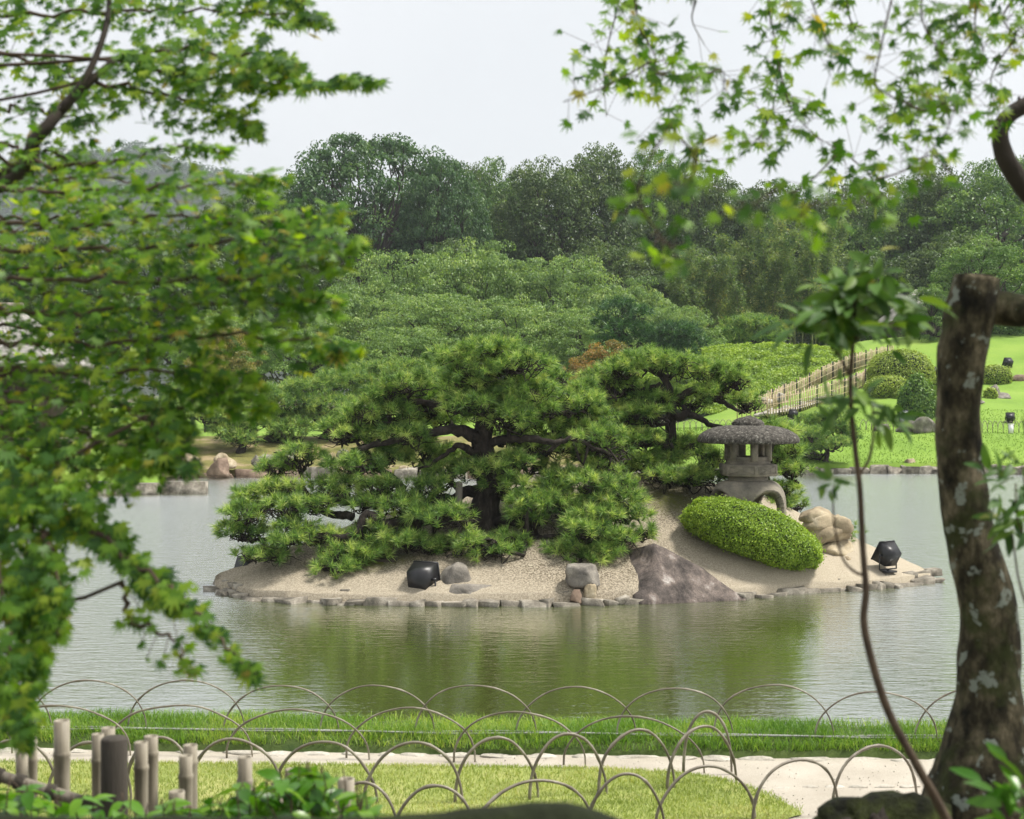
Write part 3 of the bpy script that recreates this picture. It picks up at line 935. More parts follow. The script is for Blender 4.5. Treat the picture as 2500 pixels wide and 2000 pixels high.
pr = [(0, 1.18), (.45, 1.165), (.74, 1.125), (.785, 1.13), (.805, 1.155), (.80, 1.20), (.775, 1.245), (.71, 1.30), (.61, 1.35), (.47, 1.39), (.36, 1.405), (.24, 1.41), (0, 1.41)]
V, F = lathe(pr, 48, (0, 0, 0), rot)
aa = np.arctan2(V[:, 1], V[:, 0]) - rot
kk = 1 + .022 * np.cos(6 * aa)
V[:, :2] *= kk[:, None]; V += nrm(V + 1e-6) * (.003 * fbm(V * 9, 5, 3))[:, None]
part('roof', MB().add(V + np.array((LX, LY, LZ)), F), 'stone_roof', lan, True)
V, F = lathe([(.25, 1.39), (.26, 1.42), (.25, 1.45), (.21, 1.49), (.15, 1.52), (.09, 1.545), (.04, 1.556), (0, 1.558)], 24, (0, 0, 0))
V += nrm(V) * (.03 * fbm(V * 11, 8, 3))[:, None]
part('finial', MB().add(V + np.array((LX, LY, LZ)), F), 'stone_roof', lan, True)


# ---- clipped shrubs: leaves standing off a dark twiggy core
def clipped(name, label, cat, c, r, nleaf, size, mat, tilt=0.0, rz=0.0, group=None, lump=.05, seed=0, power=2.3, bottom=-.35):
    rg = np.random.default_rng(seed + 900)
    root = thing(name, label, cat, (c[0], c[1], c[2] + bottom * r[2]), group)
    def shape(D, k=1.0):
        L = (np.abs(D) ** power).sum(1) ** (-1 / power)
        P = D * L[:, None]
        P[:, 2] = np.where(P[:, 2] < 0, P[:, 2] * .8, P[:, 2])
        P *= (1 + lump * fbm(P * 3.0 + seed, seed, 3))[:, None]
        P = P * np.asarray(r) * k
        ct, st = math.cos(tilt), math.sin(tilt)
        P = np.stack([P[:, 0] * ct + P[:, 2] * st, P[:, 1], -P[:, 0] * st + P[:, 2] * ct], -1)
        cz, sz = math.cos(rz), math.sin(rz)
        return np.stack([P[:, 0] * cz - P[:, 1] * sz, P[:, 0] * sz + P[:, 1] * cz, P[:, 2]], -1) + np.asarray(c)
    V, F = ICO[4]
    part('twig_core', MB().add(shape(V, .93), F), 'leaf_litter', root, True)
    D = runit(nleaf, rg); D = D[D[:, 2] > bottom - .25]
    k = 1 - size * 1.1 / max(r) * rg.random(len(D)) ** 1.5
    P = shape(D) ; P = np.asarray(c) + (P - np.asarray(c)) * k[:, None]
    P += rg.normal(size=P.shape) * size * .28
    N = nrm(D / np.asarray(r) + rg.normal(size=D.shape) * .55 * (1 / min(r)))
    V, F = leaf_cards(P, N, size * rg.uniform(.7, 1.25, len(P)), .6, .15, rg)
    ns = len(P) // 40
    P[:ns] += nrm(D[:ns]) * (size * rg.uniform(.5, 2.0, ns))[:, None]
    V, F = leaf_cards(P, N, size * rg.uniform(.7, 1.25, len(P)), .6, .15, rg)
    patch = .5 + .5 * fbm(P * 1.4 / max(size * 14, .3), seed + 3, 3)
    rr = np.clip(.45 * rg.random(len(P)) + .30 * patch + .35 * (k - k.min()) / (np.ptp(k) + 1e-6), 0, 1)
    part('foliage', MB().add(V, F, rr), mat, root, kind='stuff')
    return root


clipped('clipped_azalea', 'bright green clipped azalea mound in front of the stone lantern', 'shrub', at(1835, 1306, 21.95), (1.10, .78, .44), 46000, .034, 'azalea_leaf', tilt=math.radians(19), lump=.06, seed=1, bottom=-.75)


# ---- floodlights
def floodlight(label, c, yaw, pitch, s, group, stand=.12, ground=None):
    """black box light: c = middle of the housing, faces +Y before yaw"""
    c = np.asarray(c, float)
    foot = np.array((c[0], c[1], c[2] - s * .5 - stand if ground is None else ground))
    root = thing('floodlight', label, 'floodlight', foot, group)
    def place(V):
        V = np.asarray(V, float)
        cpx, spx = math.cos(pitch), math.sin(pitch)
        V = np.stack([V[:, 0], V[:, 1] * cpx - V[:, 2] * spx, V[:, 1] * spx + V[:, 2] * cpx], -1)
        cy, sy = math.cos(yaw), math.sin(yaw)
        return np.stack([V[:, 0] * cy - V[:, 1] * sy, V[:, 0] * sy + V[:, 1] * cy, V[:, 2]], -1) + c
    h = s / 2
    V = np.array([(-h * .72, -h * .8, -h * .72), (h * .72, -h * .8, -h * .72), (h * .72, -h * .8, h * .72), (-h * .72, -h * .8, h * .72), (-h, h * .75, -h), (h, h * .75, -h), (h, h * .75, h), (-h, h * .75, h)])
    part('housing', MB().add(place(V), BOXF), 'black_metal', root)
    mb = MB()
    for a, b2 in (((-h, -h), (h, -h)), ((h, -h), (h, h)), ((h, h), (-h, h)), ((-h, h), (-h, -h))):
        add_tube(mb, place([(a[0], h * .77, a[1]), (b2[0], h * .77, b2[1])]), h * .07, 4)
    part('rim', mb, 'black_metal', root)
    V, F = box((0, h * .765, 0), (h * 1.8, h * .03, h * 1.8)); part('glass', MB().add(place(V), F), 'lamp_glass', root)
    mb = MB()
    lo = c + np.array((0, 0, -h * 1.35))
    for sx in (-1, 1):
        side = place([(sx * h * 1.12, 0, 0)])[0]
        low = np.array((side[0], side[1], lo[2]))
        add_tube(mb, [side, low], h * .07, 5); add_tube(mb, [low, lo], h * .07, 5)
        add_tube(mb, place([(sx * h * .8, 0, 0), (sx * h * 1.2, 0, 0)]), h * .12, 6)
    part('bracket', mb, 'black_metal', root)
    mb = MB(); add_tube(mb, [lo, foot + np.array((0, 0, -.03))], h * .12, 8)
    V, F = box(foot + np.array((0, 0, .01)), (h * 1.3, h * 1.1, .03), yaw); mb.add(V, F)
    part('foot', mb, 'black_metal', root)
    return root


fl = 'floodlights on the island'
c = at(1030, 1413, 20.52)
floodlight('black box floodlight on gravel by the low flat stone', c, math.radians(-28), math.radians(12), .40, fl, ground=float(isl_z(c[0], c[1])))
c = at(604, 1384, 22.15)
floodlight('black floodlight half hidden by pine needles at the island tip', c, math.radians(-35), math.radians(-22), .36, fl, ground=float(isl_z(c[0], c[1])) + .03)
c = at(2168, 1355, 22.35)
floodlight('black floodlight tilted over the water on the bare gravel spit', c, math.radians(32), math.radians(32), .33, fl, ground=float(isl_z(c[0], c[1])) + .02)
mb = MB()
p0, p1 = at(1090, 1405, 21.2), at(1160, 1362, 21.7)
P = spline([p0, (p0 + p1) / 2 + (0, 0, .06), p1], 10); P[:, 2] = np.maximum(P[:, 2], isl_z(P[:, 0], P[:, 1]) + .01)
add_tube(mb, P, .009, 6)
single('cable', mb, 'black_metal', 'thin dark cable running up the gravel behind the floodlight', 'cable', smooth=True)


# ================================================================== pines
def tufts(P, Dn, needles, L, wd, rng, spread=(.25, 1.45)):
    """bundles of needles: P points, Dn shoot directions -> V, T, rnd"""
    n = len(P)
    A = rng.normal(size=(n, 3)); A -= Dn * (A * Dn).sum(1, keepdims=True); A = nrm(A); B = np.cross(Dn, A)
    ph = rng.uniform(0, 2 * math.pi, (n, needles)); ca = rng.uniform(*spread, (n, needles))
    d = np.cos(ca)[..., None] * Dn[:, None] + np.sin(ca)[..., None] * (np.cos(ph)[..., None] * A[:, None] + np.sin(ph)[..., None] * B[:, None])
    l = L * rng.uniform(.7, 1.15, (n, needles))
    base = P[:, None] + Dn[:, None] * (rng.uniform(-.35, .25, (n, needles)) * L)[..., None]
    tip = base + d * l[..., None]
    tip[..., 2] -= .10 * l
    s = nrm(np.cross(d, rng.normal(size=d.shape))) * wd / 2
    V = np.stack([base - s, base + s, tip], 2).reshape(-1, 3)
    T = np.arange(len(V)).reshape(-1, 3)
    tr = np.clip(rng.normal(.5, .27, n), 0, 1)
    r = np.clip(tr[:, None] + rng.normal(0, .22, (n, needles)), 0, 1).ravel()
    return V, T, r


def pine(name, label, cat, base, trunk, limbs, pads, group=None, trunk_r=(.2, .1), needle=.15, wd=.0095, n_needles=56, dens=95, mat='needles', seed=0, twig_r=.013, pad_twigs=15, limb_r=.06, spread_y=.85, bark='bark_pine'):
    """trunk, limbs: lists of points; pads: (centre, rx, rz) cushions of needles"""
    rg = np.random.default_rng(seed + 40)
    root = thing(name, label, cat, base, group)
    tp = spline(trunk, 26)
    mb = MB(); add_tube(mb, tp, np.linspace(trunk_r[0], trunk_r[1], 26) * (1 + .6 * np.exp(-np.linspace(0, 14, 26))), 12, .16, seed)
    part('trunk', mb, bark, root, True)
    skel = [tp[6:]]; srad = [np.linspace(trunk_r[0], trunk_r[1], 26)[6:]]
    for k, lm in enumerate(limbs):
        lp = spline(lm, 22)
        lp[1:] += np.cumsum(rg.normal(size=(21, 3)) * .024, 0)
        r0 = limb_r * (1.25 if k < 3 else .85)
        lr = np.linspace(r0, r0 * .35, 22)
        mb = MB(); add_tube(mb, lp, lr, 8, .18, seed + k)
        part('limb', mb, bark, root, True)
        skel.append(lp); srad.append(lr)
    S = np.vstack(skel); SR = np.concatenate(srad)
    for k, (c, rx, rz) in enumerate(pads):
        c = np.asarray(c, float)
        ry = rx * spread_y
        # branch to the pad and twigs below it
        foot = c - np.array((0, 0, rz * .6))
        dd = np.linalg.norm((S - foot) * (1, 1, 1.6), axis=1) + np.where(S[:, 2] > foot[2] + .1, .6, 0)
        j = int(dd.argmin())
        br = wiggly(S[j], foot, 7, .32, .03, rg)
        b0 = min(SR[j] * .7, limb_r * .75)
        mb = MB(); add_tube(mb, br, np.linspace(b0, twig_r * 1.6, len(br)), 6, .15, k)
        for q in range(pad_twigs):
            ang = rg.uniform(0, 2 * math.pi); rr_ = rg.uniform(.45, .95)
            e = c + np.array((rx * rr_ * math.cos(ang), ry * rr_ * math.sin(ang), rz * rg.uniform(-.35, .35)))
            s0 = br[rg.integers(len(br) // 2, len(br))]
            tw = wiggly(s0, e, 6, .42, .02, rg)
            add_tube(mb, tw, np.linspace(twig_r, twig_r * .5, len(tw)), 4)
            for q2 in range(2):
                e2 = e + rg.normal(size=3) * (rx * .28, ry * .28, rz * .35)
                tw2 = wiggly(tw[len(tw) // 2], e2, 4, .4, 0, rg)
                add_tube(mb, tw2, np.linspace(twig_r * .7, twig_r * .35, len(tw2)), 3)
        part('branch', mb, bark, root, True)
        n = max(12, int(dens * rx * ry * 3.14 * 1.5))
        a = rg.uniform(0, 2 * math.pi, n); q = np.sqrt(rg.uniform(0, 1, n))
        lump = 1 + .18 * np.sin(3 * a + k) + .10 * np.sin(5 * a + 2 * k)
        top = np.sqrt(np.maximum(0, 1 - q ** 2))
        lay = rg.random(n)
        z = np.where(lay < .72, top * rg.uniform(.75, 1.05, n), rg.uniform(-.35, .6, n)) * rz
        P = c + np.stack([rx * q * np.cos(a) * lump, ry * q * np.sin(a) * lump, z - rz * .1], -1)
        P += rg.normal(size=P.shape) * .03 * (needle / .12)
        Dn = nrm(np.stack([q * np.cos(a) * .95, q * np.sin(a) * .95, .55 + .6 * top], -1) + rg.normal(size=P.shape) * .28)
        V, T, r = tufts(P, Dn, n_needles, needle, wd, rg)
        part('needle_pad', MB().add(V, T, r), mat, root, kind='stuff')
    return root


def pads_px(lst, dfun, rg, grow=1.04):
    out = []
    for px, py, rx, ry in lst:
        rx, ry = rx * grow, ry * grow
        d = dfun(px, py) + rg.uniform(-.25, .25)
        out.append((at(px, py, d), rx / FPX * d, ry / FPX * d))
    return out


rg = np.random.default_rng(5)
TD = 22.3
big = [(1120, 882, 66, 30), (1195, 862, 80, 34), (1275, 892, 70, 30), (1160, 905, 60, 22), (1330, 925, 60, 28),
       (1000, 940, 58, 26), (1075, 962, 80, 36), (940, 965, 56, 26), (1170, 985, 95, 38), (1285, 958, 80, 32), (1392, 985, 80, 36), (1440, 1020, 60, 34),
       (880, 1010, 56, 26), (965, 1012, 66, 30), (828, 1052, 52, 24), (905, 1062, 62, 28), (1060, 1025, 76, 34), (1000, 1065, 60, 26),
       (1245, 1018, 84, 34), (1350, 1045, 84, 36), (1455, 1072, 62, 36), (1440, 1118, 58, 30), (1335, 1095, 76, 30), (1475, 1150, 40, 22), (1250, 1070, 50, 22),
       (1030, 1112, 74, 34), (1085, 1150, 56, 26), (735, 1112, 52, 22), (684, 1142, 50, 20), (872, 1140, 72, 28), (822, 1190, 68, 30), (930, 1190, 50, 22),
       (630, 1215, 66, 28), (600, 1255, 56, 24), (590, 1300, 58, 22), (690, 1195, 46, 22), (700, 1240, 54, 26), (770, 1235, 60, 26), (975, 1232, 84, 30), (890, 1230, 50, 22), (1057, 1192, 52, 26),
       (1190, 1152, 66, 32), (1240, 1185, 56, 24), (1080, 1262, 74, 24), (650, 1358, 66, 13), (777, 1312, 60, 24), (720, 1290, 46, 22), (870, 1352, 84, 28), (820, 1385, 50, 16), (985, 1325, 62, 22), (1078, 1335, 56, 18), (1198, 1346, 62, 22), (1240, 1322, 46, 18),
       (1325, 1228, 84, 28), (1290, 1262, 46, 20), (1400, 1255, 66, 24), (1495, 1222, 80, 32), (1540, 1255, 46, 24), (1430, 1298, 66, 24), (1395, 1345, 66, 24), (1340, 1372, 44, 16), (1440, 1365, 50, 16), (1515, 1320, 52, 20), (1572, 1300, 26, 14), (1378, 1168, 66, 24), (1300, 1140, 50, 24), (1440, 1180, 50, 20),
       (1130, 935, 60, 26), (1020, 985, 56, 26), (1310, 1000, 60, 28), (1420, 955, 50, 26), (1480, 1100, 44, 26), (1400, 1075, 56, 28), (1500, 1190, 40, 22),
       (950, 1110, 56, 26), (700, 1320, 50, 18), (920, 1300, 56, 20), (1130, 1120, 46, 22), (1250, 1130, 46, 24), (1350, 1200, 56, 22), (1460, 1260, 56, 22), (1480, 1345, 50, 18), (1150, 1325, 46, 14)]
def dbig(px, py):
    return TD + np.interp(py, [850, 1000, 1150, 1250, 1390], [.1, .3, -.1, -.7, -1.15]) + (-.55 if 1080 < px < 1320 and py < 1045 else .5 if py < 1150 and rg.random() < .4 else 0)
bp_ = pads_px(big, dbig, rg)
trunk = [at(1188, 1305, TD), at(1182, 1240, TD), at(1196, 1190, TD - .03), at(1190, 1130, TD), at(1178, 1080, TD + .05), at(1190, 1010, TD + .1), at(1200, 940, TD), at(1190, 885, TD)]
limbs = [[at(1180, 1085, TD), at(1130, 1052, TD - .1), at(1060, 1050, TD - .3), at(960, 1075, TD - .3), at(860, 1085, TD - .2)],
         [at(1185, 1200, TD), at(1138, 1205, TD - .1), at(1105, 1216, TD - .3), at(1040, 1215, TD - .4), at(960, 1215, TD - .5), at(850, 1215, TD - .4)],
         [at(1180, 1262, TD), at(1100, 1262, TD - .3), at(996, 1285, TD - .6), at(935, 1282, TD - .7), at(895, 1262, TD - .7), at(860, 1300, TD - .8), at(760, 1300, TD - .7), at(640, 1320, TD - .5)],
         [at(1195, 1085, TD), at(1240, 1075, TD - .2), at(1300, 1080, TD - .2), at(1370, 1075, TD - .1), at(1440, 1105, TD)],
         [at(1190, 1290, TD), at(1240, 1265, TD - .4), at(1310, 1290, TD - .6), at(1400, 1290, TD - .8), at(1500, 1265, TD - .7)],
         [at(1185, 1100, TD), at(1120, 1100, TD - .3), at(1050, 1150, TD - .4)],
         [at(1190, 1010, TD), at(1100, 1000, TD), at(980, 985, TD + .1), at(900, 1010, TD + .1)],
         [at(1195, 1000, TD), at(1290, 1005, TD + .1), at(1400, 1020, TD + .1)],
         [at(985, 1195, TD - .3), at(935, 1150, TD - .2), at(912, 1100, TD - .1), at(880, 1070, TD)],
         [at(850, 1215, TD - .4), at(790, 1215, TD - .4), at(720, 1190, TD - .2), at(640, 1190, TD - .1)],
         [at(860, 1262, TD - .6), at(780, 1250, TD - .5), at(690, 1225, TD - .4), at(620, 1260, TD - .4)]]
pine('pine_tree', 'large trained black pine spreading over the gravel island', 'pine tree', trunk[0], trunk, limbs, bp_, trunk_r=(.24, .10), limb_r=.085, seed=1, dens=92)

sec = [(1580, 886, 70, 28), (1520, 905, 50, 22), (1650, 893, 66, 26), (1745, 912, 60, 24), (1515, 946, 58, 24), (1590, 975, 56, 22), (1680, 982, 52, 26), (1740, 960, 50, 22), (1822, 985, 42, 22), (1790, 935, 36, 18), (1580, 1012, 56, 26), (1530, 1043, 50, 24), (1560, 1078, 60, 28), (1672, 1092, 62, 26), (1640, 1120, 46, 22), (1576, 1134, 70, 26), (1706, 1166, 68, 24), (1620, 1165, 46, 18), (1500, 1000, 40, 22), (1460, 930, 40, 22), (1500, 1080, 44, 24), (1510, 1120, 46, 24), (1740, 1120, 46, 20)]
SD = 24.1
rg = np.random.default_rng(6)
sp = pads_px(sec, lambda a, b: SD + np.interp(b, [880, 1100, 1170], [.1, .1, -.5]), rg)
st = [at(1560, 1195, SD), at(1590, 1150, SD), at(1635, 1090, SD + .1), at(1636, 1030, SD), at(1640, 980, SD), at(1625, 930, SD), at(1600, 900, SD)]
sl = [[at(1636, 1020, SD), at(1690, 1012, SD - .1), at(1730, 1040, SD - .1), at(1770, 1050, SD - .1)], [at(1640, 985, SD), at(1700, 955, SD), at(1760, 975, SD), at(1815, 1000, SD)], [at(1635, 1090, SD), at(1590, 1065, SD), at(1540, 1060, SD)], [at(1600, 1140, SD), at(1650, 1175, SD - .3), at(1700, 1185, SD - .4)], [at(1630, 960, SD), at(1590, 935, SD), at(1530, 935, SD)]]
pine('pine_tree', 'smaller twisted pine leaning towards the stone lantern', 'pine tree', st[0], st, sl, sp, trunk_r=(.12, .05), limb_r=.06, seed=2, dens=95)

thr = [(1895, 1060, 52, 26), (1925, 1100, 42, 24), (1900, 1130, 46, 24), (1940, 1150, 36, 18), (1905, 1200, 44, 28), (1935, 1235, 34, 22), (1895, 1240, 40, 24), (1850, 1055, 40, 18)]
rg = np.random.default_rng(7)
tp3 = pads_px(thr, lambda a, b: 24.3, rg)
t3_ = [at(1880, 1275, 24.4), at(1885, 1220, 24.4), at(1870, 1150, 24.4), at(1885, 1090, 24.4), at(1890, 1065, 24.4)]
pine('pine_tree', 'low pine growing directly behind the stone lantern', 'pine tree', t3_[0], t3_, [[at(1875, 1150, 24.4), at(1910, 1145, 24.3), at(1940, 1165, 24.2)]], tp3, trunk_r=(.07, .03), limb_r=.035, seed=3, dens=100)
pp = at(2080, 1300, 23.4)
rg = np.random.default_rng(8)
V, T, r = tufts(pp + rg.normal(size=(26, 3)) * (.09, .1, .1), nrm(rg.normal(size=(26, 3)) + (0, 0, .6)), 30, .1, .006, rg)
sd_ = thing('pine_seedling', 'tiny pine tuft growing beside the layered tan rock', 'shrub', pp - np.array((0, 0, .25)))
part('stem', add_tube(MB(), spline([pp - np.array((-.02, 0, .35)), pp - np.array((0, 0, .1)), pp], 6), .012, 5), 'bark_pine', sd_)
part('needle_pad', MB().add(V, T, r), 'needles_soft', sd_, kind='stuff')

# props under the pine
for k, (px, y0, y1, d) in enumerate(((1062, 1178, 1240, 21.95), (1118, 1178, 1244, 21.9), (1120, 1070, 1125, 22.2), (1070, 1040, 1080, 22.6))):
    if k > 1: continue
    a, b2 = at(px, y1, d), at(px + 3, y0, d)
    a[2] = float(isl_z(a[0], a[1])) - .05
    mb = MB(); add_tube(mb, [a, (a + b2) / 2, b2], .055, 10, .05, k)
    single('support_post', mb, 'wood_grey', ('grey wooden prop under the pine limb, farther from the trunk', 'grey wooden prop under the pine limb, nearest the trunk')[k], 'post', smooth=True)
a, b2 = at(655, 1318, 21.6), at(800, 1300, 21.7)
mb = MB(); add_tube(mb, [a, (a + b2) / 2, b2], .026, 8)
single('bamboo_pole', mb, 'bamboo_dry', 'pale bamboo pole tied under the low pine limb', 'pole', smooth=True)
# ================================================================== across the pond
# ---- tree kinds: a mesh for the trunk with its limbs and one for the crown, shared between trees
def clumps(c, r, n, rng, shell=.55, low=-.45):
    D = runit(n * 4, rng); D = D[D[:, 2] > low][:n]
    q = rng.uniform(shell, 1, len(D)) ** .7
    return np.asarray(c) + D * q[:, None] * np.asarray(r), D


def crown(mb, C, D, cr, flat, per, size, rng, up=.6, droop=0.0, asp=.55):
    n = len(C)
    u = runit(n * per, rng).reshape(n, per, 3)
    u[..., 2] = np.abs(u[..., 2]) * np.where(rng.random((n, per)) < .78, 1, -.6)
    k = rng.uniform(.45, 1.0, (n, per)) ** .6
    rr = (cr * rng.uniform(.45, 1.55, n))[:, None]
    P = C[:, None] + u * (k * rr)[..., None] * np.array((1, 1, flat))
    P[..., 2] -= droop * (np.linalg.norm(u[..., :2], axis=-1) * rr) ** 2
    N = nrm(u * .7 + np.array((0, 0, up)) + rng.normal(size=u.shape) * .5)
    P = P.reshape(-1, 3); N = N.reshape(-1, 3)
    V, F = leaf_cards(P, N, size * rng.uniform(.6, 1.3, len(P)), asp, .15, rng)
    cl_r = np.repeat(rng.uniform(0, 1, n), per)
    rnd = np.clip(.5 * cl_r + .5 * rng.random(len(P)) * 1.1 - .05 + .12 * (k.ravel() - .7), 0, 1)
    mb.add(V, F, rnd)


def limbs_to(mb, base, top, C, rng, r0, n, wig=.12):
    """trunk and limbs reaching into the crown"""
    tr = wiggly(base, top, 7, .10, 0, rng)
    add_tube(mb, tr, np.linspace(r0, r0 * .45, len(tr)), 9, .12)
    idx = rng.choice(len(C), min(n, len(C)), replace=False)
    for j in idx:
        s = tr[rng.integers(len(tr) // 3, len(tr))]
        b = wiggly(s, C[j], 5, wig, -.05, rng)
        add_tube(mb, b, np.linspace(r0 * .35, r0 * .07, len(b)), 5)


KIND = {}
def kind(name, leaf, bark, seed, h, c, r, n, cr, flat, per, size, r0, nl, shell=.55, low=-.45, trunk_to=.75, **kw):
    rg = np.random.default_rng(seed)
    C, D = clumps(c, r, n, rg, shell, low)
    m1, m2 = MB(), MB()
    limbs_to(m1, (0, 0, -.4), (0, 0, h * trunk_to), C, rg, r0, nl)
    crown(m2, C, D, cr, flat, per, size, rg, **kw)
    KIND[name] = (m1.mesh(name + '_trunk', bark, True), m2.mesh(name + '_crown', leaf))


kind('cherry_a', 'cherry_leaf', 'bark_dark', 1, 9, (0, 0, 5.4), (6.4, 5.7, 3.5), 380, .72, .42, 85, .19, .32, 34, .40, -.35, .55, droop=.10)
kind('cherry_b', 'cherry_leaf', 'bark_dark', 2, 9, (.5, 0, 5.0), (6.8, 5.4, 3.2), 380, .70, .40, 85, .19, .30, 34, .40, -.35, .55, droop=.10)
kind('oak_a', 'dark_leaf', 'bark_dark', 3, 18, (0, 0, 11.5), (7.8, 6, 7.0), 520, 1.0, .6, 85, .29, .5, 60, .5, -.6, .7)
kind('oak_b', 'dark_leaf', 'bark_dark', 4, 19, (0, 0, 11), (6.8, 6, 8.4), 520, .95, .7, 85, .28, .5, 60, .5, -.75, .75)
kind('spread', 'blue_leaf', 'bark_dark', 5, 17, (0, 0, 11.2), (9.8, 7, 6.0), 330, 1.05, .45, 95, .30, .6, 90, .70, -.18, .5, droop=.06)
kind('camphor', 'camphor_leaf', 'bark_dark', 6, 12, (0, 0, 6.5), (5.5, 5, 5.8), 210, .95, .75, 170, .22, .4, 30, .7, -.85, .6)
kind('light_oak', 'camphor_leaf', 'bark_dark', 7, 18, (0, 0, 11), (6.8, 6, 7.2), 340, .95, .75, 90, .27, .5, 40, .6, -.7, .7)
kind('garden_maple', 'gold_leaf', 'bark_dark', 8, 5, (0, 0, 3.2), (3.0, 2.6, 1.8), 80, .55, .4, 140, .16, .14, 24, .5, -.4, .55)
kind('rust_maple', 'rust_leaf', 'bark_dark', 9, 4, (0, 0, 2.5), (1.9, 1.6, 1.5), 70, .42, .45, 150, .12, .12, 26, .5, -.6, .55)


def place(kd, name, label, cat, loc, s, rz, group=None):
    root = thing(name, label, cat, loc, group)
    root.scale = s; root.rotation_euler = (0, 0, rz)
    a, b = KIND[kd]
    link('trunk', a, root); link('crown', b, root, kind='stuff')
    return root


def tree_px(kd, name, label, px, top, d, zbase, w_px, rz, nat, group=None, cat='tree'):
    """nat = (crown half width, height) of the kind; top pixel row and crown width in pixels set its size"""
    p = at(px, top, d)
    h = p[2] - zbase
    sw = w_px / FPX * d / (2 * nat[0])
    return place(kd, name, label, cat, (p[0], p[1], zbase), (sw, sw, h / nat[1]), rz, group)


NAT = {'cherry_a': (7.2, 9.1), 'cherry_b': (7.5, 8.4), 'oak_a': (8.8, 19.2), 'oak_b': (7.8, 20.1), 'spread': (10.8, 17.7), 'camphor': (6.3, 13.0), 'light_oak': (7.6, 18.9), 'garden_maple': (3.5, 5.3), 'rust_maple': (2.3, 4.2)}

ordn = 'first second third fourth fifth sixth seventh eighth ninth tenth eleventh twelfth thirteenth fourteenth fifteenth sixteenth seventeenth eighteenth nineteenth twentieth'.split()
def ordinal(k):
    k += 1
    if k <= 20: return ordn[k - 1]
    if k == 30: return 'thirtieth'
    tens = {2: 'twenty', 3: 'thirty', 4: 'forty', 5: 'fifty', 6: 'sixty', 7: 'seventy', 8: 'eighty', 9: 'ninety'}[k // 10]
    return tens + '-' + ordn[k % 10 - 1] if k % 10 else tens[:-1] + 'ieth'

# tall wood at the back, from west to east
G = 'tall dark trees at the back of the garden'
wood = [('spread', 915, 312, 122, 560, .3, 'tallest spreading tree with dark bare limbs showing, above the cherry grove'),
        ('spread', 1080, 372, 118, 330, 2.0, 'blue green spreading tree tucked against the tallest spreading tree'),
        ('oak_a', 640, 452, 126, 400, .9, 'grey green rounded tree left of the tallest spreading tree'),
        ('oak_b', 420, 520, 118, 420, 1.4, 'dark tree behind the maple leaves below the distant hill'),
        ('oak_a', 150, 560, 112, 460, 2.9, 'dark tree behind the maple leaves over the tea house'),
        ('light_oak', 1215, 372, 134, 260, .2, 'pale topped tree seen in the gap beside the tallest spreading tree'),
        ('oak_b', 1330, 352, 120, 330, 2.4, 'tall dark tree with thin pale stems above the cherry grove'),
        ('oak_a', 1470, 346, 124, 360, 4.0, 'tall dark tree just left of the hanging maple tips'),
        ('light_oak', 1600, 352, 128, 330, 1.0, 'bright topped round tree behind the hanging maple tips'),
        ('oak_b', 1720, 380, 122, 300, 5.1, 'dark tree sloping down right of the bright topped tree'),
        ('oak_a', 1880, 435, 120, 340, .7, 'dark tree behind the bamboo grove'),
        ('oak_b', 2030, 445, 122, 330, 3.0, 'dark tree at the right end of the bamboo grove'),
        ('light_oak', 2180, 430, 118, 360, 2.2, 'grey green tree behind the leafy sapling'),
        ('oak_a', 2290, 398, 116, 360, 1.6, 'broad grey green tree behind the cut trunk'),
        ('light_oak', 2440, 370, 112, 420, 3.6, 'yellowish green tree rising at the right edge'),
        ('oak_b', 1500, 560, 106, 300, 1.2, 'low dark tree behind the cherry grove in the middle'),
        ('oak_a', 1700, 600, 104, 330, 2.6, 'low dark tree between cherry grove and bamboo'),
        ('oak_b', 2100, 600, 102, 380, .4, 'low dark tree right of the bamboo grove'),
        ('oak_a', 2330, 560, 100, 380, 5.5, 'low dark tree behind the round camphor'),
        ('oak_b', 1120, 560, 108, 320, 3.3, 'low dark tree under the spreading tree'),
        ('oak_a', 760, 600, 104, 360, 1.9, 'low dark tree left of the cherry grove')]
for kd, px, top, d, w_, rz, lab in wood:
    tree_px(kd, 'forest_tree', lab, px, top, d, 1.5, w_, rz, NAT[kd], G)

for k, (px, top) in enumerate(((560, 470), (760, 420), (1010, 400), (1150, 392), (1300, 385), (1450, 372), (1640, 385), (1790, 425), (1940, 440), (2090, 430), (2250, 405), (2400, 382), (2520, 372))):
    tree_px(('oak_a', 'oak_b', 'light_oak')[k % 3], 'forest_tree', '%s treetop from the left in the hindmost row of the wood' % ordinal(k), px, top, 138, 1.5, 300, k * 1.7, NAT[('oak_a', 'oak_b', 'light_oak')[k % 3]], 'hindmost row of the wood')

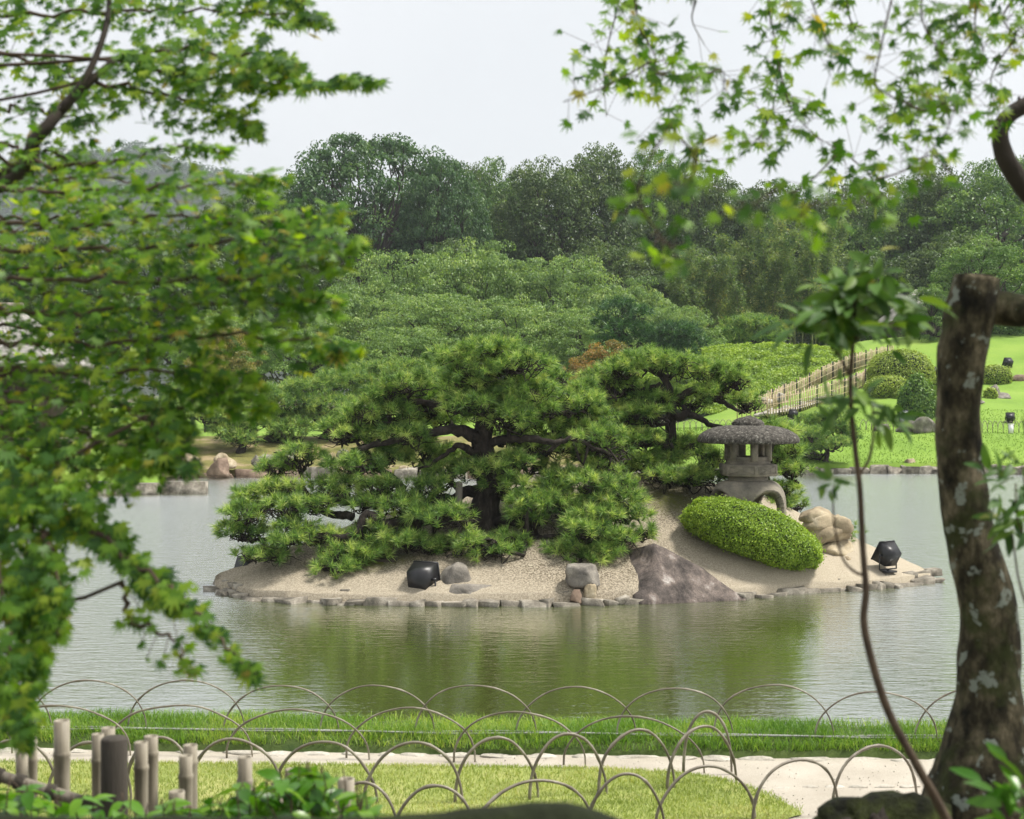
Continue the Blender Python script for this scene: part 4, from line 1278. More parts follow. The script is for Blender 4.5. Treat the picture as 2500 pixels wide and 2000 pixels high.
# cherry grove
G = 'pale green cherry trees of the grove'
grove = [('cherry_a', 985, 600, 92, 430, .2, 'cherry tree at the upper left of the grove'), ('cherry_b', 1170, 575, 94, 440, 1.2, 'cherry tree at the highest point of the grove'),
         ('cherry_a', 1360, 612, 93, 420, 2.4, 'cherry tree on the crest right of the highest one'), ('cherry_b', 1530, 668, 90, 360, .7, 'cherry tree at the upper right of the grove'),
         ('cherry_a', 1650, 735, 86, 300, 3.9, 'cherry tree at the lower right end of the grove'), ('cherry_b', 880, 690, 84, 380, 4.4, 'cherry tree beside the maple leaf tips'),
         ('cherry_a', 1060, 705, 82, 420, 5.0, 'cherry tree in the front middle left of the grove'), ('cherry_b', 1250, 715, 82, 420, 2.9, 'cherry tree in the front middle of the grove'),
         ('cherry_a', 1430, 740, 81, 360, 1.7, 'cherry tree in the front middle right of the grove'), ('cherry_b', 740, 780, 80, 380, .3, 'cherry tree at the far left of the grove over dark trunks'),
         ('cherry_b', 560, 740, 84, 360, 2.1, 'cherry tree behind the golden garden maples'), ('cherry_a', 980, 790, 77, 340, 3.3, 'lowest cherry tree just above the trained pine row')]
for kd, px, top, d, w_, rz, lab in grove:
    tree_px(kd, 'cherry_tree', lab, px, top, d, 1.2, w_, rz, NAT[kd], G)

# round camphor and other garden trees
tree_px('camphor', 'camphor_tree', 'bright lumpy camphor tree behind the cut trunk on the lawn', 2400, 575, 82, 5.0, 330, .5, NAT['camphor'])
tree_px('camphor', 'camphor_tree', 'smaller lumpy camphor tree left of the cut trunk', 2275, 690, 80, 4.6, 170, 2.5, NAT['camphor'])
tree_px('garden_maple', 'maple_tree', 'golden tinged garden maple beyond the trained pines', 560, 785, 66, 1.4, 220, .5, NAT['garden_maple'])
tree_px('garden_maple', 'maple_tree', 'pale garden maple behind the floating maple tips', 500, 850, 62, 1.4, 170, 1.9, NAT['garden_maple'])
tree_px('rust_maple', 'maple_tree', 'small rust tinged maple between the two island pines', 1480, 822, 58, 1.5, 190, .9, NAT['rust_maple'])
tree_px('rust_maple', 'maple_tree', 'low rusty maple peeping over the big pine', 1410, 862, 57, 1.5, 120, 2.9, NAT['rust_maple'])

# ---- bamboo grove
rg = np.random.default_rng(77)
culms = []
for k in range(3):
    m1, m2 = MB(), MB()
    H = 13.0
    t = np.linspace(0, 1, 14)
    bend = rg.uniform(.8, 1.8)
    P = np.stack([bend * t ** 3, .3 * bend * t ** 3, H * (t - .06 * t ** 4)], -1)
    add_tube(m1, P, np.linspace(.075, .015, 14), 6)
    for q in range(46):
        tq = rg.uniform(.48, 1.0)
        s0 = np.array([np.interp(tq, t, P[:, j]) for j in range(3)])
        a = rg.uniform(0, 6.28); L = rg.uniform(.3, .85) * (1.2 - .6 * tq)
        e = s0 + np.array((math.cos(a) * L, math.sin(a) * L, rg.uniform(.0, .6)))
        add_tube(m1, [s0, (s0 + e) / 2 + (0, 0, .1), e], .008, 3)
        pc = s0 + (e - s0) * rg.uniform(.3, 1.1, (55, 1)) + rg.normal(size=(55, 3)) * (.17, .17, .24)
        N = nrm(rg.normal(size=(55, 3)) + (0, 0, .4))
        V, F = leaf_cards(pc, N, .24 * rg.uniform(.6, 1.3, 55), .3, .1, rg)
        m2.add(V, F, np.clip(.3 + .35 * rg.random(55) + rg.normal() * .22, 0, 1))
    KIND['bamboo%d' % k] = (m1.mesh('bamboo_culm', 'culm', True), m2.mesh('bamboo_leaves', 'bamboo_leaf'))
where = ['beside the cherry grove', 'in the middle of the grove', 'near the sapling']
cul = sorted(rg.uniform(1680, 2090, 40))
for k, px in enumerate(cul):
    d = rg.uniform(94, 101)
    top = np.interp(px, [1690, 1800, 1900, 1960, 2060], [620, 560, 530, 550, 580]) + rg.uniform(-30, 110)
    p = at(px, top, d)
    s = (p[2] - 2.0) / 12.3
    root = thing('bamboo', '%s bamboo stem from the left in the feathery grove before the dark trees' % ordinal(k), 'bamboo', (p[0], p[1], 2.0), 'bamboo grove')
    root.scale = (1, 1, s); root.rotation_euler = (0, 0, rg.uniform(0, 6.28))
    a, b2 = KIND['bamboo%d' % (k % 3)]
    link('culm', a, root); link('foliage', b2, root, kind='stuff')

# ---- distant wooded hill
xs = np.linspace(-760, 760, 190); ys = np.linspace(0, 1, 50)
X, T = np.meshgrid(xs, ys, indexing='ij')
ridge = np.interp(X, [-760, -480, -330, -260, -190, -100, 0, 140, 320, 760], [100, 140, 160, 168, 152, 122, 98, 80, 70, 60])
Yh = 760 + T * 220
Zh = -2 + ridge * sstep(-.05, 1, T) + 5 * fbm(np.stack([X.ravel() * .02, T.ravel() * 5, 0 * X.ravel()], -1), 4, 4).reshape(X.shape)
mb = MB().add(np.stack([X, Yh, Zh], -1).reshape(-1, 3), grid_faces(190, 50))
tag(link('hill', mb.mesh('hill', 'leaf_litter', True)), kind='structure')
rg = np.random.default_rng(31)
i = rg.integers(0, 189, 6500); j = rg.integers(8, 50, 6500)
C = np.stack([X[i, j], Yh[i, j], Zh[i, j] + 1.0], -1); C += rg.normal(size=C.shape) * (3.5, 3, .5)
sel = (C[:, 0] / C[:, 1] < .05) & (C[:, 0] / C[:, 1] > -.40); C = C[sel]
mb = MB(); crown(mb, C, None, 5.0, .75, 28, 2.5, rg)
o = link('hill_wood', mb.mesh('hill_wood', 'hill_leaf')); tag(o, 'hazy wooded hillside far beyond the garden', 'wood', kind='stuff')
rg = np.random.default_rng(32)
n_ = 620
C = np.stack([rg.uniform(-75, 80, n_), rg.uniform(126, 146, n_), rg.uniform(1, 15, n_)], -1)
mb = MB(); crown(mb, C, None, 2.6, .8, 60, .62, rg)
o = link('undergrowth', mb.mesh('undergrowth', 'dark_leaf')); tag(o, 'dark undergrowth filling the wood behind the tall trees', 'wood', kind='stuff')

# ---- azalea hill and clipped shrubs
HX, HY = 13.8, 79.0
def hill_az(x, y):
    u = np.where(x < HX, (x - HX) / 11.5, (x - HX) / 10.5); v = np.where(y < HY, (y - HY) / 14.0, (y - HY) / 9.0)
    return 5.62 - 2.6 * u * u - 3.7 * v * v
az = thing('azalea_hill', 'broad hill of clipped yellow green azaleas beyond the bamboo fence', 'shrub', (HX, HY, 2.5))
us = np.linspace(-11.5, 9.8, 70); vs_ = np.linspace(-14.5, 7, 60)
U, Rr = np.meshgrid(us, vs_, indexing='ij')
Xh, Yh2 = HX + U, HY + Rr
fence_y = lambda x: np.interp(x, [2, 8, 11, 13, 15, 17, 20, 23], [71, 67, 64.5, 66.6, 69.5, 73, 78, 82])
part('twig_core', MB().add(np.stack([Xh, Yh2, np.where(Yh2 < fence_y(Xh) - .1, far_z(Xh, Yh2) - .5, np.maximum(hill_az(Xh, Yh2) - .12, far_z(Xh, Yh2) - .35))], -1).reshape(-1, 3), grid_faces(70, 60)), 'leaf_litter', az, True)
rg = np.random.default_rng(41)
n_ = 260000
x_ = HX + rg.uniform(-11.5, 9.8, n_); y_ = HY + rg.uniform(-14.5, 4, n_)
fx_ = 1250 + FPX * x_ / y_
keep = (hill_az(x_, y_) > far_z(x_, y_) - .05) & (y_ > fence_y(x_))
x_, y_ = x_[keep], y_[keep]; n_ = len(x_)
lump = fbm(np.stack([x_ * 1.3, y_ * 1.3, 0 * x_], -1), 8, 4)
P = np.stack([x_, y_, hill_az(x_, y_) + .12 * lump + rg.normal(size=n_) * .04], -1)
N = nrm(np.stack([(x_ - HX) / 16, (y_ - HY) / 22, .8 + 0 * x_], -1) + rg.normal(size=P.shape) * .55)
V, F = leaf_cards(P, N, .125 * rg.uniform(.6, 1.3, n_), .6, .15, rg)
part('foliage', MB().add(V, F, np.clip(.60 + .28 * lump + .4 * (rg.random(n_) - .5) , 0, 1)), 'azalea_leaf', az, kind='stuff')
V, F = rock((at(1914, 826, 80)[0], 80, float(hill_az(at(1914, 826, 80)[0], 80)) - .15), (.95, .6, .5), 91, 8)
single('capstone', MB().add(V, F), 'rock_grey', 'pale block of stone on top of the azalea hill', 'rock')


def far_at(px, py, lo=53.5, hi=90):
    """where the line of sight meets the far bank"""
    ds = np.linspace(lo, hi, 400)
    P = np.array([at(px, py, d) for d in ds])
    g = far_z(P[:, 0], ds)
    k = np.argmax(P[:, 2] <= g)
    return P[k] if (P[:, 2] <= g).any() else P[-1]


def dome(px, base_py, w_px, h_px, label, mat='clipped_leaf', n=9000, size=.09, seed=0, dep=.8, power=2.4, d=None, lump=.05):
    p = far_at(px, base_py) if d is None else at(px, base_py, d)
    rx = w_px / 2 / FPX * p[1]; rz = h_px / FPX * p[1] / 1.35
    return clipped('clipped_shrub', label, 'shrub', (p[0], p[1] + rx * .3, p[2] + rz * .38), (rx, rx * dep, rz), n, size, mat, group='clipped shrubs on the lawn', seed=seed, power=power, bottom=-.4, lump=lump)


dome(2205, 948, 160, 92, 'large clipped dome shrub at the top of the bamboo fence', n=15000, seed=11)
dome(2172, 966, 110, 46, 'low clipped shrub in front of the large dome', n=9000, seed=12)
dome(2245, 1020, 90, 100, 'loose dark green shrub standing free on the lawn', 'camphor_leaf', 9000, .12, 13, power=2.0, lump=.14)
dome(2434, 935, 76, 42, 'small clipped dome right of the cut trunk', n=6000, seed=14)
dome(2420, 836, 70, 36, 'leafy bush at the upper lawn edge beside the short fence', 'camphor_leaf', 5000, .12, 15, d=84)
dome(2482, 830, 60, 40, 'leafy bush at the right picture edge above the lawn', 'camphor_leaf', 5000, .12, 16, d=84)
dome(2300, 962, 60, 40, 'clipped shrub half hidden behind the cut trunk', n=4000, seed=17)
dome(2195, 972, 20, 16, 'tiny round shrub tucked under the low clipped shrub', n=1500, seed=18)
dome(2420, 972, 30, 24, 'small round shrub against the outcrop right of the trunk', n=2000, seed=19)

# rocks of the far lawn
fr = [(2218, 1052, 60, 34, 'rock_grey', 'grey boulder behind the small hoops on the lawn'), (2265, 1055, 70, 44, 'rock_grey', 'large grey boulder beside the cut trunk on the lawn'), (2240, 1052, 24, 20, 'rock_grey', 'small grey stone between two lawn boulders'),
      (2160, 1052, 50, 18, 'rock_grey', 'low grey stone behind the sapling stem'), (2290, 1015, 44, 46, 'rock_grey', 'upright grey stone beside the loose shrub'),
      (2222, 1132, 36, 15, 'rock_tan', 'single pale stone lying on the grass slope by the pond'), (2245, 926, 52, 16, 'rock_grey', 'flat pale stone between clipped domes'),
      (2440, 972, 70, 20, 'rock_grey', 'long low outcrop right of the cut trunk'), (2428, 960, 36, 22, 'rock_grey', 'pointed grey stone above the long outcrop'), (2485, 930, 44, 18, 'rock_brown', 'brownish rock at the right picture edge'),
      (2385, 985, 40, 10, 'rock_grey', 'flat slab just right of the cut trunk'), (1905, 985, 40, 18, 'rock_tan', 'pale stone at the foot of the bamboo fence')]
for k, (px, py, w_, h_, mt, lab) in enumerate(fr):
    p = far_at(px, py)
    sw, sh = w_ / FPX * p[1], h_ / FPX * p[1]
    V, F = rock((p[0], p[1] + sw * .2, p[2] - .08), (sw, sw * .7, sh + .08), 700 + k, 11, 3, rg.uniform(-.3, .3), .12)
    single('lawn_rock', MB().add(V, F), mt, lab, 'rock', 'rocks on the far lawn')

# floodlights on the lawn
G = 'floodlights on the far lawn'
for lab, px, py, yaw in (('small black floodlight below the bamboo fence', 1937, 1012, 30), ('upper of two stacked floodlights left of the boulder', 2207, 1014, 160), ('lower of two stacked floodlights left of the boulder', 2208, 1030, 150), ('small floodlight high on the lawn right of the trunk', 2462, 886, 20), ('floodlight on a white post right of the cut trunk', 2466, 1020, -20), ('small floodlight on the flat stone between clipped domes', 2277, 908, 10)):
    p = far_at(px, py + 12)
    c = np.array((p[0], p[1], at(px, py, p[1])[2]))
    floodlight(lab, c, math.radians(yaw), math.radians(25), 20 / FPX * p[1], G, ground=p[2])
p = far_at(2468, 1055)
V, F = box((p[0], p[1], p[2] + .12), (.16, .14, .36)); V2, F2 = box((p[0], p[1], p[2] + .31), (.2, .18, .03))
single('marker_post', MB().add(V, F).add(V2, F2), 'white_paint', 'short white post under the floodlight right of the trunk', 'post')

# ---- bamboo lattice fences beside the stepped path
def lattice(label, line, h, name='bamboo_fence', step=.20):
    """line: (px, py of the foot, distance) control points"""
    P = spline([at(*q) for q in line], 120)
    L = np.concatenate([[0], np.cumsum(np.linalg.norm(np.diff(P, axis=0), axis=1))])
    root = thing(name, label, 'bamboo fence', P[0])
    pos = lambda s: np.array([np.interp(s, L, P[:, j]) for j in range(3)])
    s = 0.0; k = 0
    while s < L[-1]:
        b0 = pos(s)
        mb = MB()
        if k % 8 == 4:
            add_tube(mb, [b0 + (0, .03, -.1), b0 + (0, .03, h * 1.06)], .036, 6); part('post', mb, 'wood_dark', root)
        else:
            add_tube(mb, [b0 + (0, 0, -.05), b0 + (rg.normal() * .01, 0, h * rg.uniform(.92, 1.08))], .027, 5); part('stake', mb, 'bamboo_fence', root)
        s += step * rg.uniform(.9, 1.1); k += 1
    for f in (.22, .55, .86):
        q = P.copy(); q[:, 2] += h * f; q[:, 1] -= .035
        mb = MB(); add_tube(mb, q[::6], .011, 5); part('rail', mb, 'bamboo_fence', root)
    return root


lattice('bamboo lattice fence climbing along the foot of the azalea hill', [(1800, 1020, 62.6), (1862, 1012, 63), (1930, 985, 66), (2000, 950, 69), (2080, 912, 73), (2180, 884, 78)], .95)
lattice('nearer bamboo lattice fence between the stepped path and the lawn', [(1874, 1016, 60.2), (1940, 1004, 61.5), (2010, 984, 63.5), (2070, 966, 66), (2124, 940, 69)], .84)
lattice('short bamboo fence at the upper lawn edge right of the trunk', [(2440, 822, 88), (2475, 818, 88.5), (2520, 815, 89)], .8)
# stepped gravel path between the fences
A_ = spline([at(1850, 1020, 62.2), at(1930, 994, 65), at(2000, 962, 68), at(2080, 922, 72), at(2150, 898, 76)], 40)
B2 = spline([at(1880, 1014, 61.2), at(1945, 1002, 62.6), at(2015, 980, 64.8), at(2075, 960, 67.5), at(2130, 930, 71)], 40)
mb = MB().add(np.stack([A_ + (0, 0, .05), B2 + (0, 0, .05)], 1).reshape(-1, 3), grid_faces(40, 2))
tag(link('stepped_path', mb.mesh('stepped_path', 'gravel_path', True)), kind='structure')
st = thing('path_steps', 'pale stone steps rising between the two bamboo fences', 'steps', A_[0])
for k in range(0, 38, 2):
    for f in (.25, .75):
        c = A_[k] * (1 - f) + B2[k] * f
        V, F = rock(c + (0, 0, -.02), (.7, .45, .22), 800 + k, 7, 2, rg.uniform(-.4, .4), .1)
        part('stone', MB().add(V, F), 'path_stone', st)
# white stones near the foot of the fence
for k, (px, py) in enumerate(((1880, 1006), (1868, 975), (1900, 970))):
    p = at(px, py, 62.5 + k)
    V, F = rock((p[0], p[1], p[2] - .2), (.7, .5, .42), 850 + k, 8); single('fence_stone', MB().add(V, F), 'path_stone', ('pale stone behind the lowest end of the bamboo fence', 'pale block seen through the bamboo fence', 'pale stone beside the azalea hill foot')[k], 'rock', 'pale stones at the fence')

# ---- small hoops along the lawn
def hoop_mesh(c0, c1, h, r, sides=6, n=18, lean=0.0):
    t = np.linspace(0, math.pi, n)
    mid = (c0 + c1) / 2; half = (c1 - c0) / 2
    P = mid + np.cos(t)[:, None] * -half + np.sin(t)[:, None] ** .85 * np.array((0, lean, h))
    P[0, 2] -= .05; P[-1, 2] -= .05
    return add_tube(MB(), P, r, sides)


G = 'small bamboo hoops edging the far lawn'
segs = [(1610, 1052, 1800, 1050, 13), (1905, 1046, 2030, 1048, 8), (2100, 1050, 2290, 1054, 14), (2385, 1053, 2500, 1054, 9)]
kk = 0
for (xa, ya, xb, yb, nn) in segs:
    for q in range(nn):
        f0, f1 = q / nn, (q + 1.25) / nn
        a = far_at(xa + (xb - xa) * f0, ya + (yb - ya) * f0, 54, 70); b2 = far_at(xa + (xb - xa) * f1, ya + (yb - ya) * f1, 54, 70)
        b2[1] = a[1] + .1
        single('bamboo_hoop', hoop_mesh(a, b2, .42, .012, 5, 12), 'bamboo_hoop', '%s small bamboo hoop from the left along the far lawn' % ordinal(kk), 'hoop', G, smooth=True)
        kk += 1

# ---- far shore edging
ed = thing('shore_edging', 'low wall of rough blocks along the far lawn shore', 'stone edging', (18, 53, 0))
x = 5.0
while x < 30:
    L = rg.uniform(.35, .85)
    V, F = slab((x + L / 2, float(shore(x + L / 2)) - .05, -.12), (L * .98, .35, rg.uniform(.36, .46)), int(x * 100), 0)
    part('stone', MB().add(V, F), 'edge_stone', ed); x += L
ed = thing('shore_edging', 'brown blocks and stones lining the mossy shore of the trained pines', 'stone edging', (-5, 51, 0))
x = -17.0
while x < 5:
    L = rg.uniform(.4, 1.5)
    V, F = slab((x + L / 2, float(shore(x + L / 2)) - .05, -.15), (L * .98, .5, rg.uniform(.35, .62)), int(abs(x) * 100) + 7, 0)
    part('stone', MB().add(V, F), 'rock_brown' if rg.random() < .6 else 'edge_stone', ed); x += L

# ---- boulders of the mossy bank
lb = [(470, 1150, 90, 60, 50.6, 'rock_tan', 'pale tan boulder leaning over the dark round boulder'), (535, 1158, 62, 52, 50.4, 'rock_brown', 'dark round boulder at the mossy shore'), (552, 1140, 60, 40, 51.4, 'rock_tan', 'arched pale rock behind the dark round boulder'),
      (655, 1138, 78, 42, 51.4, 'rock_grey', 'grey boulder with a flat top on the mossy bank'), (622, 1136, 24, 26, 51.5, 'rock_grey', 'small stone beside the flat topped boulder'), (700, 1130, 50, 28, 52, 'rock_grey', 'grey stone behind the pine pad on the mossy bank'),
      (838, 1118, 36, 22, 52.6, 'rock_grey', 'pale cut stone block seen between the pine pads'), (985, 1150, 36, 14, 51, 'rock_tan', 'tan shore stone seen under the big pine'),
      (250, 1138, 62, 36, 49, 'rock_grey', 'grey stone of the step in front of the tea house'), (290, 1145, 50, 30, 48.6, 'rock_tan', 'tan stone beside the tea house step'), (185, 1132, 50, 30, 49.5, 'rock_grey', 'stone below the tea house verandah'),
      (330, 1160, 60, 30, 49.2, 'rock_brown', 'brown stone at the inlet behind the jetty'), (400, 1160, 70, 26, 49.6, 'rock_brown', 'long brown stone at the inlet behind the jetty'), (220, 1136, 16, 12, 48.2, 'white_paint', 'small white stone at the foot of the pale tree')]
for k, (px, py, w_, h_, d, mt, lab) in enumerate(lb):
    p = at(px, py, d)
    sw, sh = w_ / FPX * d, h_ / FPX * d
    V, F = rock((p[0], p[1], p[2] - .06), (sw, sw * .8, sh + .06), 640 + k, 10, 3, rg.uniform(-.4, .4), .10)
    single('bank_rock', MB().add(V, F), mt, lab, 'rock', 'boulders of the mossy bank')

# ---- trained pines in a row behind the mossy bank
def low_pine(label, pads, base, d, seed, mat='needles_soft', needle=.26, wd=.028, r=.16, n_needles=18, dens=42):
    rgk = np.random.default_rng(seed)
    pp_ = [(at(a, b_, d + rgk.uniform(-.8, .8)), rx / FPX * d, ry / FPX * d) for a, b_, rx, ry in pads]
    bs = at(base[0], base[1], d)
    cx = np.mean([q[0] for q in pp_], 0)
    tr = [bs, bs * .6 + cx * .4 + (r, 0, 0), bs * .25 + cx * .75 - (r * 1.5, 0, 0), cx]
    return pine('pine_tree', label, 'pine tree', bs, tr, [], pp_, 'trained pines across the pond', (r, r * .5), needle, wd, n_needles, dens, mat, seed, .02, 4, r * .5)


low_pine('low trained pine with a stout trunk on the mossy bank', [(510, 1015, 60, 26), (570, 990, 60, 24), (560, 1050, 56, 28), (620, 1040, 50, 26), (590, 1075, 46, 18)], (587, 1110), 55, 61)
low_pine('trained pine behind the flat topped boulder', [(640, 965, 66, 28), (700, 985, 60, 28), (660, 1025, 60, 30), (720, 1050, 56, 28), (690, 1080, 46, 16)], (648, 1080), 57, 62)
low_pine('trained pine with a wavy top left of the big pine', [(760, 950, 76, 30), (830, 930, 70, 26), (800, 990, 70, 28), (745, 1020, 56, 26), (840, 1030, 56, 24)], (790, 1075), 58, 63)
low_pine('long low pine running behind the big pine', [(900, 915, 76, 26), (970, 905, 76, 28), (1030, 925, 60, 24), (920, 960, 70, 26), (990, 960, 70, 26)], (930, 1060), 60, 64)
low_pine('trained pine behind the hanging maple branch', [(430, 1000, 70, 30), (370, 1020, 60, 28), (460, 960, 60, 26), (410, 1050, 60, 24)], (420, 1090), 56, 65)
low_pine('low bushy pine on the far shore right of the lantern', [(1990, 1030, 44, 18), (2030, 1015, 40, 18), (1975, 1060, 40, 18), (2020, 1050, 44, 18), (2060, 1045, 34, 18), (2000, 1085, 44, 18), (2045, 1085, 40, 18), (1965, 1100, 36, 14), (2075, 1070, 26, 16), (1985, 1120, 26, 10)], (2015, 1128), 53.8, 66, needle=.17, wd=.022, r=.09, dens=120)
low_pine('topiary pine with cloud pads above the rusty maple', [(1510, 755, 50, 24), (1560, 770, 36, 20), (1480, 790, 34, 18), (1530, 805, 60, 22), (1560, 830, 50, 20), (1490, 835, 40, 20)], (1530, 900), 70, 67, 'needles_dark', .34, .045, .14, 14, 20)
low_pine('round dense pine right of the topiary pine', [(1650, 812, 56, 24), (1620, 835, 46, 24), (1680, 838, 46, 24), (1650, 860, 56, 22)], (1650, 900), 70, 68, 'needles_dark', .34, .045, .14, 14, 26)
low_pine('flat layered pine on the skyline of the azalea hill', [(1838, 790, 66, 14), (1790, 812, 46, 12), (1870, 812, 56, 13), (1835, 828, 76, 12)], (1838, 850), 90, 69, 'needles_soft', .4, .055, .14, 14, 22)

# ---- tea house on the western shore
tx0, ty0 = -25.0, 51.0
th_ = thing('tea_house', 'dark wooden tea house with grey roof behind the maple leaves', 'building', (-19.5, 52.5, .9))
V, F = box((-20.3, 54.4, 2.6), (5.6, 3.8, 3.4)); part('wall', MB().add(V, F), 'wall_wood', th_)
for k in range(7):
    V, F = box((-23.0 + k * .93, 52.45, 2.6), (.14, .12, 3.4)); part('pillar', MB().add(V, F), 'wood_dark', th_)
for k in range(6):
    V, F = box((-22.55 + k * .93, 52.44, 2.3), (.76, .06, 1.5)); part('sliding_panel', MB().add(V, F), 'wood_dark' if k % 2 else 'wall_wood', th_)
V, F = box((-19.2, 51.9, 1.32), (7.6, 1.5, .12)); part('verandah', MB().add(V, F), 'wood_grey', th_)
for k in range(5):
    V, F = box((-22.6 + k * 1.7, 51.3, .98), (.12, .12, .6)); part('verandah_leg', MB().add(V, F), 'wood_dark', th_)
RV = np.array([(-24.2, 50.6, 4.1), (-16.4, 50.6, 4.1), (-16.4, 57.0, 4.1), (-24.2, 57.0, 4.1), (-22.2, 54.0, 6.2), (-18.6, 54.0, 6.2), (-24.2, 50.6, 3.95), (-16.4, 50.6, 3.95), (-16.4, 57.0, 3.95), (-24.2, 57.0, 3.95)])
part('roof', MB().add(RV, np.array([[0, 1, 5, 4], [2, 3, 4, 5], [6, 9, 8, 7], [0, 6, 7, 1], [1, 7, 8, 2], [2, 8, 9, 3], [3, 9, 6, 0]])).add(RV, np.array([[1, 2, 5], [3, 0, 4]])), 'roof_thatch', th_)
mb = MB(); add_tube(mb, [(-22.4, 54.0, 6.25), (-18.4, 54.0, 6.25)], .16, 8); part('ridge', mb, 'wood_grey', th_)
# roof glimpsed behind the camphor
p = at(2262, 772, 92)
hut = thing('garden_hut', 'thatched hut roof glimpsed left of the lumpy camphor', 'building', (p[0], p[1] + 2, 4.5))
V = np.array([(p[0] - 2.2, p[1], p[2] - .3), (p[0] + 3.2, p[1], p[2] - .3), (p[0] + 3.2, p[1] + 5, p[2] - .3), (p[0] - 2.2, p[1] + 5, p[2] - .3), (p[0], p[1] + 2.5, p[2] + 1.9), (p[0] + 1.5, p[1] + 2.5, p[2] + 1.9)])
part('roof', MB().add(V, np.array([[0, 1, 5, 4], [2, 3, 4, 5], [0, 3, 2, 1]])).add(V, np.array([[1, 2, 5], [3, 0, 4]])), 'roof_thatch', hut)
V, F = box((p[0] + .5, p[1] + 2.5, (p[2] + 4.2) / 2 - .3), (4.2, 3.8, p[2] - 4.2)); part('wall', MB().add(V, F), 'wall_wood', hut)
# stone jetty, pale trunk, markers
a, b2 = on(150, 1211, 0), on(503, 1206, 0)
jt = thing('stone_jetty', 'long pale stone jetty kerb jutting into the pond', 'jetty', (a + b2) / 2)
f = np.linspace(0, 1, 4)
for k in range(3):
    c = a * (1 - (f[k] + f[k + 1]) / 2) + b2 * (f[k] + f[k + 1]) / 2
    V, F = box((c[0], c[1] + .3, .12), ((b2[0] - a[0]) / 3 - .02, .55, .42 + .04 * (k == 2)), .0, .97)
    V = V + fbm(V * 2, k)[:, None] * .02
    part('kerb_stone', MB().add(V, F), 'edge_stone', jt)
c = at(203, 1133, 47.6)
mb = MB(); add_tube(mb, spline([c + (0, 0, -.2), c + (.04, 0, .5), c + (.12, 0, 1.3), c + (.1, 0, 3)], 16), np.linspace(.24, .14, 16), 10, .1)
single('pale_trunk', mb, 'wood_grey', 'pale bare tree trunk beside the tea house step', 'tree', smooth=True)
c = at(400, 1122, 50.6)
V, F = box(c + (0, 0, .1), (.16, .14, .42)); V2, F2 = box(c + (0, 0, .335), (.16, .14, .05), 0, .4)
single('marker_post', MB().add(V, F).add(V2, F2), 'white_paint', 'small white stone marker on the mossy bank', 'post')
c = at(433, 1122, 50.4)
floodlight('floodlight with a pale face beside the white marker', c, math.radians(185), math.radians(0), .28, 'floodlights on the far lawn', ground=c[2] - .4)
# ================================================================== near shore: hoops, cable
WORDS = {}
def hoops(rowname, feet, h, r, z, group, lean=0.0, over=.10):
    """feet: photo positions of the points where neighbouring hoops cross; one hoop between each two"""
    P = [on(a, b, z) for a, b in feet]
    n = len(P) - 1
    for k in range(n):
        a, b2 = P[k].copy(), P[k + 1].copy()
        e = (b2 - a) * over
        a, b2 = a - e, b2 + e
        a[1] += .02 * (-1) ** k; b2[1] += .02 * (-1) ** k
        hh = h * random.uniform(.96, 1.04)
        t = np.linspace(0, math.pi, 26)
        mid = (a + b2) / 2; half = (b2 - a) / 2
        Q = mid - np.cos(t)[:, None] * half + np.sin(t)[:, None] ** .9 * np.array((0, lean + random.uniform(-.02, .02), hh))
        Q = np.vstack([a + (0, 0, -.06), Q[1:-1], b2 + (0, 0, -.06)])
        Q += np.stack([vnoise(Q * 4 + k, 3), vnoise(Q * 4 + k, 5), vnoise(Q * 4 + k, 7)], -1) * np.array((.014, .012, .010))
        rad = r * np.linspace(1.12, .88, len(Q))
        rad[[int(q_) for q_ in np.random.default_rng(k).choice(np.arange(3, len(Q) - 3), 3, replace=False)]] *= 1.32
        place_ = '%s from the left' % ordinal(k)
        single('bamboo_hoop', add_tube(MB(), Q, rad, 8), 'bamboo_hoop', 'bamboo hoop, %s %s' % (place_, rowname), 'hoop', group, smooth=True)


hoops('in the row nearest the water', [(-140, 1778), (100, 1780), (336, 1782), (572, 1785), (805, 1789), (1037, 1792), (1285, 1796), (1530, 1798), (1767, 1800), (2012, 1804), (2262, 1808), (2510, 1812)], .40, .0068, .26, 'hoops along the water side')
hoops('in the row along the far edge of the path', [(-290, 1832), (-2, 1836), (288, 1840), (584, 1844), (872, 1850), (1136, 1856), (1403, 1866), (1690, 1884)], .385, .0078, .17, 'hoops along the path')
hoops('in the curved row around the front lawn', [(-60, 1960), (130, 1962), (310, 1962), (470, 1964), (680, 1966), (905, 1972), (1118, 1968), (1300, 1958), (1468, 1946), (1638, 1934), (1786, 1912)], .44, .0105, .19, 'hoops around the front lawn', over=.06)
p0, p1 = on(1668, 1893, .17), on(1782, 1888, .17)
hoops('standing alone at the corner of the front lawn', [(1668, 1893), (1786, 1890)], .45, .0105, .17, 'hoops around the front lawn', over=.02)
hoops('in the lowest row at the picture bottom', [(800, 2072), (965, 2075), (1160, 2072), (1440, 2040), (1612, 2032), (1840, 2012), (2042, 1985), (2235, 1962)], .40, .010, .16, 'hoops at the picture bottom', over=.03)

cab = thing('cable_run', 'pale cables lying along the top of the grass bank', 'cable', (0, 11.42, .27))
for k in range(2):
    x = np.linspace(-5.4, 5.4, 60)
    Q = np.stack([x, 11.40 + .035 * k + skew(x) + .012 * np.sin(x * 2.1 + k), .288 + .006 * np.sin(x * 3.7 + 2 * k)], -1)
    part('cable', add_tube(MB(), Q, .009, 6), 'cable', cab, True)

